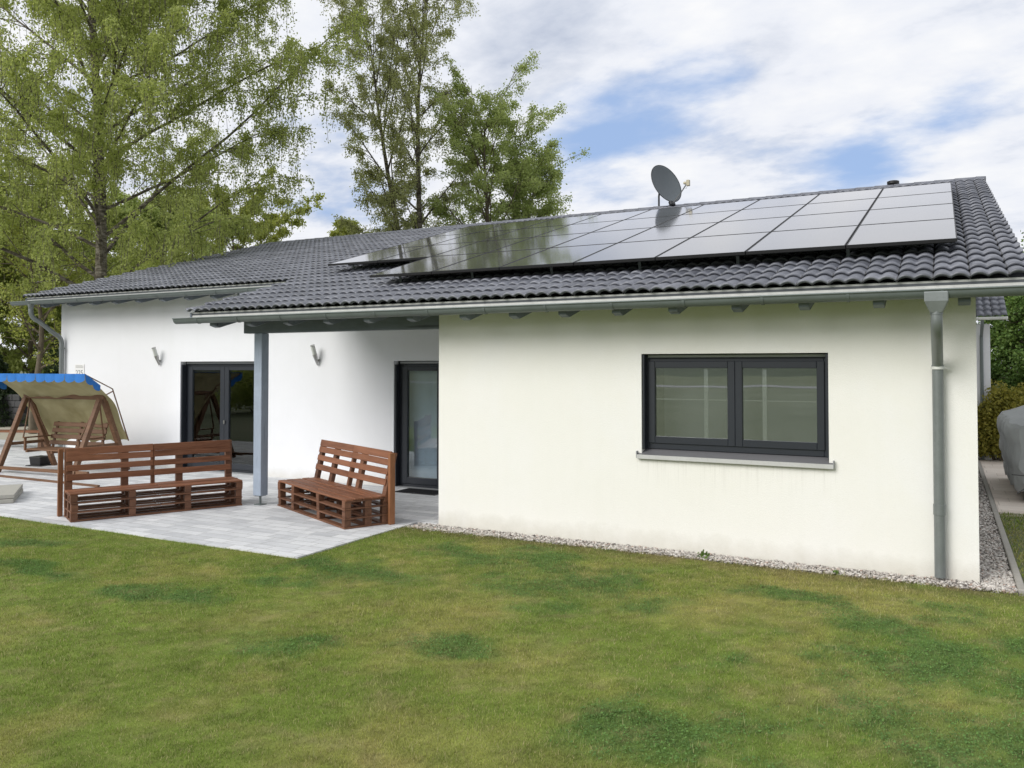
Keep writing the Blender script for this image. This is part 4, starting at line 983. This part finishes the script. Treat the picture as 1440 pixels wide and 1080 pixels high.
# ------------------------------------------------------------------ trees
def norm(v): return v/np.maximum(np.linalg.norm(v, axis=-1, keepdims=True), 1e-9)
def leaf_quads(P, size, rs, hang=.4, asp=.62):
    n = len(P); d = rs.normal(size=(n, 3)); d[:, 2] -= hang*2; d = norm(d); u = norm(np.cross(d, rs.normal(size=(n, 3))))
    L_ = size*rs.uniform(.65, 1.25, (n, 1)); W_ = L_*asp*.5
    V = np.stack([P, P+d*L_*.5+u*W_, P+d*L_, P+d*L_*.5-u*W_], 1); return V.reshape(-1, 3), np.arange(4*n).reshape(-1, 4)
def tree(name, label, cat, base, H, rad, mat, bark, seed, nlimb=26, nsub=9, ntw=5, nleaf=26, leaf=.075, z0=.18, droop=.9, prof=None, r0=None, spread=.75, twl=.9, stems=1, group=None, twigs=True, up=.9):
    rs = np.random.default_rng(seed); r0 = r0 or H*.013
    t = thing(name, label, cat, (base[0], base[1], -.05), 0, group)
    mb = MB(); tips = []; segs = []
    prof = prof or (lambda q: math.sin(math.pi*min(1, max(0, (q*.86+.14))))**.7)
    for st in range(stems):
        lx_, ly_ = (rs.normal(0, .35, 2) if stems > 1 else rs.normal(0, .12, 2)); Hs = H*(1 if st == 0 else rs.uniform(.82, .95)); oa = rs.uniform(0, 6.28)
        def tp(q): 
            off = (.18*st) ; return np.array([lx_*q*q*2+math.cos(oa)*off*(1+3*q)+.12*math.sin(q*7+seed), ly_*q*q*2+math.sin(oa)*off*(1+3*q)+.12*math.cos(q*6+seed), Hs*q])
        K = 14; mb.tube([tuple(tp(i/K)) for i in range(K+1)], [max(.012, r0*(1-(i/K))**.8 + .008) for i in range(K+1)], 9)
        for k in range(nlimb//stems):
            q = z0+(.97-z0)*((k+.5)/(nlimb//stems))**.9; az = k*2.39996+rs.uniform(-.4, .4)+st*1.3
            p = tp(q); rr = rad*prof((q-z0)/(1-z0))*rs.uniform(.7, 1.12); el = R(rs.uniform(28, 52))*up*(.65+.75*q)
            d = np.array([math.cos(az)*math.cos(el), math.sin(az)*math.cos(el), math.sin(el)]); ln = max(.5, rr/max(.35, math.cos(el))*1.0)
            pts = [p.copy()]; n = 8; cur = p.copy(); dd = d.copy()
            for i in range(n):
                cur = cur+dd*ln/n; dd = dd+np.array([rs.normal(0, .07), rs.normal(0, .07), rs.normal(0, .05)-.055*droop*(i/n)]); dd /= np.linalg.norm(dd); pts.append(cur.copy())
            rb = r0*(1-q)**.7*.30+.010
            mb.tube([tuple(a) for a in pts], [rb*(1-.85*i/n)+.004 for i in range(n+1)], 6, False)
            for s_ in range(nsub):
                f = .10+.90*(s_+rs.uniform(0, 1))/nsub; i = min(n-1, int(f*n)); p1 = pts[i]+(pts[i+1]-pts[i])*(f*n-i)
                a2 = az+rs.uniform(-1.25, 1.25); e2 = R(rs.uniform(-5, 48)); l2 = ln*rs.uniform(.20, .42)*(1.15-.5*f)+.25
                d2 = np.array([math.cos(a2)*math.cos(e2), math.sin(a2)*math.cos(e2), math.sin(e2)]); c2 = p1.copy(); pp = [p1]
                for j in range(4): c2 = c2+d2*l2/4; d2 = d2+np.array([rs.normal(0, .1), rs.normal(0, .1), -.10*droop]); d2 /= np.linalg.norm(d2); pp.append(c2.copy())
                mb.tube([tuple(a) for a in pp], [.014, .011, .009, .007, .004], 4, False)
                for w in range(ntw):
                    g = rs.uniform(.25, 1)*4; j = min(3, int(g)); segs.append(pp[j]+(pp[j+1]-pp[j])*(g-j))
    mb.build('trunk', bark, t, smooth=True)
    S = np.array(segs); m = len(S)
    # twigs: hanging curved lines carrying the leaves
    tl = twl*rs.uniform(.15, 1.3, m)*rs.uniform(.6, 1.1, m); dr = droop*rs.uniform(.6, 1.25, (m, 1)); az = rs.uniform(0, 2*np.pi, m); out = np.stack([np.cos(az), np.sin(az), rs.uniform(-.2, .6, m)], 1)*spread
    dens = nleaf; u = rs.uniform(0, 1, (m, dens)); 
    pos = S[:, None, :] + out[:, None, :]*(u*(1-.45*u))[:, :, None]*tl[:, None, None]*.8; pos[:, :, 2] -= (dr*u*u)*tl[:, None]*.95
    pos += rs.normal(0, .075+.02*(1-droop), pos.shape)
    keep = rs.uniform(0, 1, m) > .05
    P = pos[keep].reshape(-1, 3); V1, F1 = leaf_quads(P, leaf, rs, .4 if droop > .5 else .1)
    if twigs:
        kk = 4; us = np.linspace(0, 1, kk); C = S[:, None, :] + out[:, None, :]*(us*(1-.45*us))[None, :, None]*tl[:, None, None]*.8; C[:, :, 2] -= dr*us[None]**2*tl[:, None]*.95
        wv = np.array([.0035, .0035, 0]); A = C-wv; B = C+wv; V2 = np.stack([A, B], 2).reshape(-1, 3)
        b_ = (np.arange(m)*kk*2)[:, None]+np.arange(kk-1)[None]*2; b_ = b_.ravel(); F2 = np.stack([b_, b_+1, b_+3, b_+2], 1)
        np_mesh('twigs', V2, F2, bark, t)
    np_mesh('crown', V1, F1, mat, t)
    return t
tree('birch_tree', 'large birch with drooping leafy branches filling the upper left, behind the house', 'tree', (-21.6, 15.4), 19.5, 7.3, 'leaf_birch', 'bark_birch', 5, nlimb=62, nsub=15, ntw=9, nleaf=62, leaf=.078, z0=.16, droop=1.0, r0=.185, twl=1.35, prof=lambda q: (.95-.25*q) if q < .55 else (.81*(1-((q-.55)/.5)**2)+.08), up=1.0)
tree('birch_tree', 'tall slender sparse birch with several stems behind the middle of the roof', 'tree', (-16.95, 24.8), 17.0, 2.0, 'leaf_thin', 'bark_birch', 12, nlimb=46, nsub=9, ntw=6, nleaf=36, leaf=.078, z0=.30, droop=.85, r0=.14, twl=.6, stems=2, prof=lambda q: 1.15 if q < .12 else .92-.15*q, up=1.25)
tree('alder_tree', 'dense dark green tree standing right of the slender birch behind the ridge', 'tree', (-14.95, 26.3), 11.3, 2.15, 'leaf_dark', 'bark', 23, nlimb=34, nsub=9, ntw=6, nleaf=36, leaf=.082, z0=.30, droop=.35, r0=.15, twl=.6, prof=lambda q: .72+.25*math.sin(q*5) if q < .6 else .8*(1-((q-.6)/.42)**2)+.08, up=1.2)
tree('alder_tree', 'shorter green tree leaning out at the right end of the tree group behind the ridge', 'tree', (-13.35, 27.0), 9.3, 1.35, 'leaf_dark', 'bark', 31, nlimb=26, nsub=8, ntw=6, nleaf=34, leaf=.082, z0=.35, droop=.35, r0=.11, twl=.6, prof=lambda q: .9-.3*q, up=1.2)
bgl = [
    ('broadleaf_tree', 'yellowish spring tree low behind the left part of the roof', (-33.5, 32.0), 10.2, 3.6, 'leaf_yellow', 41),
    ('broadleaf_tree', 'yellow green tree top just above the roof between the birches', (-31.5, 38.5), 10.4, 1.5, 'leaf_yellow', 43),
    ('broadleaf_tree', 'light green tree behind the blue swing canopy at the far left', (-34.5, 21.5), 9.0, 3.6, 'leaf_birch', 44),
    ('broadleaf_tree', 'green tree at the left edge behind the large birch', (-36.5, 17.0), 11.0, 3.8, 'leaf_birch', 47),
    ('broadleaf_tree', 'low green tree filling the gap left of the large birch trunk', (-38.5, 22.5), 7.5, 4.0, 'leaf_birch', 51),
    ('broadleaf_tree', 'light green tree furthest left behind the swing canopy', (-41.5, 19.5), 7.0, 3.8, 'leaf_dark', 52),
    ('broadleaf_tree', 'green tree rising behind the left gutter end of the house', (-31.5, 25.5), 9.4, 3.4, 'leaf_dark', 48)]
for nme, lab, b, H, rd, mt, sd in bgl:
    tree(nme, lab, 'tree', b, H, rd, mt, 'bark', sd, nlimb=32, nsub=8, ntw=5, nleaf=60, leaf=.14, z0=.12, droop=.3, twl=.8, twigs=False, group='trees beyond the left end of the house')
tree('young_tree', 'young tree with thin trunk and pale leaves behind the swing', 'tree', (-24.6, 15.6), 6.0, 1.9, 'leaf_yellow', 'bark', 60, nlimb=16, nsub=6, ntw=4, nleaf=14, leaf=.09, z0=.30, droop=.2, r0=.11, twl=.5, twigs=True)
def conifer(x, y, H, rad, label, seed):
    rs = np.random.default_rng(seed); t = thing('conifer', label, 'tree', (x, y, -.05))
    MB().tube([(0, 0, 0), (0, 0, H)], [.12, .01], 8).build('trunk', 'bark', t, smooth=True)
    n = 26000; q = rs.uniform(0, 1, n)**.8; rr = rad*(1-q)**.9*rs.uniform(.35, 1, n)**.5*(1+.18*np.sin(q*60)); a = rs.uniform(0, 6.28, n)
    P = np.stack([rr*np.cos(a), rr*np.sin(a), H*(.04+.96*q)-rr*.25], 1); V, F = leaf_quads(P, .12, rs, .1, .35); np_mesh('crown', V, F, 'needle', t)
conifer(-25.6, 17.2, 3.9, 1.2, 'dark conifer between the swing canopy and the left house corner', 3)
conifer(-29.5, 17.0, 2.9, 1.6, 'low dark conifer at the far left behind the swing', 4)

def shrub(name, label, cat, x, y, H, rx, ry, mat, seed, n=16000, leaf=.06, group=None, lob=7, z0=0):
    rs = np.random.default_rng(seed); t = thing(name, label, cat, (x, y, 0), 0, group); mb = MB(); P = []
    for k in range(lob):
        a = rs.uniform(0, 6.28); r_ = rs.uniform(.1, .75); cx, cy = math.cos(a)*rx*r_, math.sin(a)*ry*r_; h = H*rs.uniform(.62, 1.0)
        mb.tube([(cx*.3, cy*.3, 0), (cx*.8, cy*.8, h*.5), (cx, cy, h*.9)], [.025, .018, .006], 5, False)
        m = n//lob; d = norm(rs.normal(size=(m, 3))); rr = rs.uniform(.45, 1, (m, 1))**.6; c = np.array([cx, cy, z0+(h-z0)*.55])
        P.append(c+d*rr*np.array([rx*.55, ry*.55, (h-z0)*.48])+rs.normal(0, .05, (m, 3)))
    P = np.concatenate(P); P[:, 2] = np.abs(P[:, 2]); mb.build('stems', 'bark', t, smooth=True)
    V, F = leaf_quads(P, leaf, rs, .0, .6); np_mesh('foliage', V, F, mat, t); return t
shrub('shrub', 'golden green shrub in front of the outbuilding wall', 'shrub', 1.02, 22.3-1.2, 1.75, .75, .5, 'leaf_shrub', 5, 16000, .075)
shrub('shrub', 'golden shrub at the right edge behind the covered trailer', 'shrub', 2.3, 21.9, 1.75, .9, .6, 'leaf_shrub', 6, 16000, .075)
shrub('shrub', 'low dark green shrub at the far end of the paved path', 'shrub', 1.5, 21.95, .95, 1.1, .35, 'leaf_hedge', 8, 14000, .06)
tree('hedge_tree', 'tall dense green tree behind the outbuilding at the right edge', 'tree', (3.1, 28.0), 5.2, 1.7, 'leaf_hedge', 'bark', 71, nlimb=30, nsub=9, ntw=5, nleaf=40, leaf=.10, z0=.04, droop=.3, twl=.5, twigs=False, prof=lambda q: 1-.5*q)
tree('hedge_tree', 'dense green tree between the outbuilding and the right picture edge', 'tree', (1.8, 30.0), 4.9, 1.3, 'leaf_hedge', 'bark', 72, nlimb=28, nsub=9, ntw=5, nleaf=34, leaf=.10, z0=.04, droop=.3, twl=.5, twigs=False, prof=lambda q: 1-.5*q)
tree('hedge_tree', 'dense green tree in the far row seen above the covered trailer', 'tree', (5.4, 29.0), 5.6, 2.0, 'leaf_hedge', 'bark', 73, nlimb=28, nsub=8, ntw=4, nleaf=30, leaf=.11, z0=.04, droop=.3, twl=.5, twigs=False, prof=lambda q: 1-.5*q)
# small weeds at the gravel edge
def weed(x, y, s, lab, seed):
    rs = np.random.default_rng(seed); V, F = leaf_quads(np.array([(x, y, -.02)])+rs.normal(0, s*.3, (26, 3))*np.array([1, 1, .5])+np.array([0, 0, s*.35]), s*.55, rs, -.6, .5)
    np_mesh('weed', V, F, 'leaf_hedge', None, label=lab, cat='weed')
weed(-2.32, 8.84, .11, 'small green weed growing at the gravel edge below the window', 3)
weed(-.98, 8.80, .06, 'tiny dark weed at the gravel edge right of the window', 9)

# things behind the viewer that the glass mirrors
M['hill'] = plain('wooded_hill', (.045, .065, .028), .95, .35, .08, bstr=.4)
nh = 80; P = []; 
for j in range(12):
    for i in range(nh+1):
        x = -420+840*i/nh; yy = -150-j*22; z = -.5 + (26+14*math.sin(x*.013+1)+7*math.sin(x*.041))*math.sin(min(1, j/10)*math.pi/2)**1.2
        P.append((x, yy, z))
MB().add(P, [(j*(nh+1)+i, (j+1)*(nh+1)+i, (j+1)*(nh+1)+i+1, j*(nh+1)+i+1) for j in range(11) for i in range(nh)]).build('hill', 'hill', None, smooth=True, kind='structure')
shrub('shrub', 'round green shrub on the far side of the lawn, mirrored in the double terrace door', 'shrub', -27, -4, 2.6, 2.4, 2.2, 'leaf_birch', 15, 12000, .12)

# ------------------------------------------------------------------ world, sun, camera
SUN = Vector((-.42, -.80, .62)).normalized()
el = math.asin(SUN.z); azr = math.atan2(SUN.x, SUN.y)
w = bpy.data.worlds.new('World'); scene.world = w; w.use_nodes = True; nt = w.node_tree; nt.nodes.clear()
sky = N(nt, 'ShaderNodeTexSky', sky_type='NISHITA', sun_disc=False, sun_elevation=el, sun_rotation=azr, altitude=300, air_density=1.0, dust_density=.6, ozone_density=1.2)
tc = N(nt, 'ShaderNodeTexCoord').outputs['Generated']
nrm = N(nt, 'ShaderNodeVectorMath', operation='NORMALIZE'); L(nt, tc, nrm.inputs[0]); D_ = nrm.outputs[0]
sx = N(nt, 'ShaderNodeSeparateXYZ'); L(nt, D_, sx.inputs[0])
zz = math_(nt, 'ADD', math_(nt, 'MAXIMUM', sx.outputs[2], 0), .22)
cb = N(nt, 'ShaderNodeCombineXYZ'); L(nt, math_(nt, 'DIVIDE', sx.outputs[0], zz), cb.inputs[0]); L(nt, math_(nt, 'DIVIDE', sx.outputs[1], zz), cb.inputs[1])
mp = N(nt, 'ShaderNodeMapping'); mp.inputs['Rotation'].default_value = (0, 0, .55); mp.inputs['Scale'].default_value = (1.25, 1.6, 1); mp.inputs['Location'].default_value = (3.1, 1.7, 0); L(nt, cb.outputs[0], mp.inputs[0])
cn = noise(nt, mp.outputs[0], 1.7, 10, .55, .15); cn2 = noise(nt, mp.outputs[0], 3.6, 9, .58, .1)
def raydir(u, v):
    f_, yw, pt_, cy_ = 1159.6, .484, .025, 485.35; rr = (u-720)/f_; uu = (cy_-v)/f_; cp, sp = math.cos(pt_), math.sin(pt_); fx = cp-uu*sp; uz = sp+uu*cp; c, s = math.cos(yw), math.sin(yw)
    return Vector((-s*fx+c*rr, c*fx+s*rr, uz)).normalized()
def lobe(center, width, stretch=None):
    n = N(nt, 'ShaderNodeVectorMath', operation='DISTANCE'); n.inputs[1].default_value = center; L(nt, D_, n.inputs[0])
    a = math_(nt, 'DIVIDE', n.outputs['Value'], width); return math_(nt, 'POWER', 2.718, math_(nt, 'MULTIPLY', math_(nt, 'MULTIPLY', a, a), -1.0))
def lobes(lst):
    tot = None
    for u, v, wd, amp in lst:
        l = math_(nt, 'MULTIPLY', lobe(raydir(u, v), wd), amp); tot = l if tot is None else math_(nt, 'ADD', tot, l)
    return tot
# breaks in the cloud cover (blue) and one darker cloud bank, fixed in the sky
blue = lobes([(960, 130, .060, .20), (860, 185, .06, .20), (800, 230, .07, .12), (1230, 228, .045, .24), (1330, 150, .045, .20), (1180, 245, .05, .10), (1420, 120, .04, .10), (470, 240, .10, .10), (1040, 95, .035, .10)])
grey = lobes([(690, 55, .07, .30), (800, 35, .06, .28), (900, 150, .05, .14), (1060, 70, .05, .15), (1180, 130, .05, .08), (480, 260, .06, .14)])
cov = math_(nt, 'SUBTRACT', math_(nt, 'ADD', math_(nt, 'MULTIPLY', cn, .62), math_(nt, 'MULTIPLY', cn2, .38)), blue)
covr = N(nt, 'ShaderNodeMapRange', interpolation_type='SMOOTHSTEP', inp={'From Min': .15, 'From Max': .45}); L(nt, cov, covr.inputs[0])
shade = math_(nt, 'ADD', math_(nt, 'MULTIPLY', math_(nt, 'SUBTRACT', math_(nt, 'ADD', math_(nt, 'MULTIPLY', cn2, .6), math_(nt, 'MULTIPLY', cn, .4)), .5), -2.2), math_(nt, 'MULTIPLY', grey, 1.0))
ccol = ramp(nt, math_(nt, 'ADD', shade, .35, True), [(.0, (1.0, 1.0, 1.0)), (.42, (.86, .885, .95)), (.75, (.62, .67, .78)), (1.0, (.42, .48, .62))])
b1 = N(nt, 'ShaderNodeBackground', inp={'Strength': .085}); L(nt, sky.outputs[0], b1.inputs[0])
skb = N(nt, 'ShaderNodeBackground', inp={'Strength': .92}); skb.inputs[0].default_value = (.44, .62, .98, 1)
ad = N(nt, 'ShaderNodeMixShader', inp={0: .8}); L(nt, b1.outputs[0], ad.inputs[1]); L(nt, skb.outputs[0], ad.inputs[2])
b2 = N(nt, 'ShaderNodeBackground', inp={'Strength': 1.0}); L(nt, ccol, b2.inputs[0])
mx = N(nt, 'ShaderNodeMixShader'); L(nt, covr.outputs[0], mx.inputs[0]); L(nt, ad.outputs[0], mx.inputs[1]); L(nt, b2.outputs[0], mx.inputs[2])
L(nt, mx.outputs[0], N(nt, 'ShaderNodeOutputWorld').inputs[0])

ld_ = bpy.data.lights.new('sun', 'SUN'); ld_.energy = 2.7; ld_.angle = R(34); ld_.color = (1, .97, .92)
so = bpy.data.objects.new('sun', ld_); COL.objects.link(so); so.rotation_euler = SUN.to_track_quat('Z', 'Y').to_euler()

cd = bpy.data.cameras.new('camera'); cd.sensor_width = 36; cd.lens = 1159.6/1440*36; cd.shift_y = -(540-485.35)/1440; cd.clip_end = 3000; cd.clip_start = .05
co_ = bpy.data.objects.new('camera', cd); COL.objects.link(co_); co_.location = (0, 0, 2.061); co_.rotation_euler = (math.pi/2+.025, 0, .484)
scene.camera = co_
scene.view_settings.view_transform = 'Standard'; scene.view_settings.look = 'None'; scene.view_settings.exposure = 0; scene.view_settings.gamma = 1
scene.cycles.max_bounces = 8; scene.cycles.transparent_max_bounces = 8
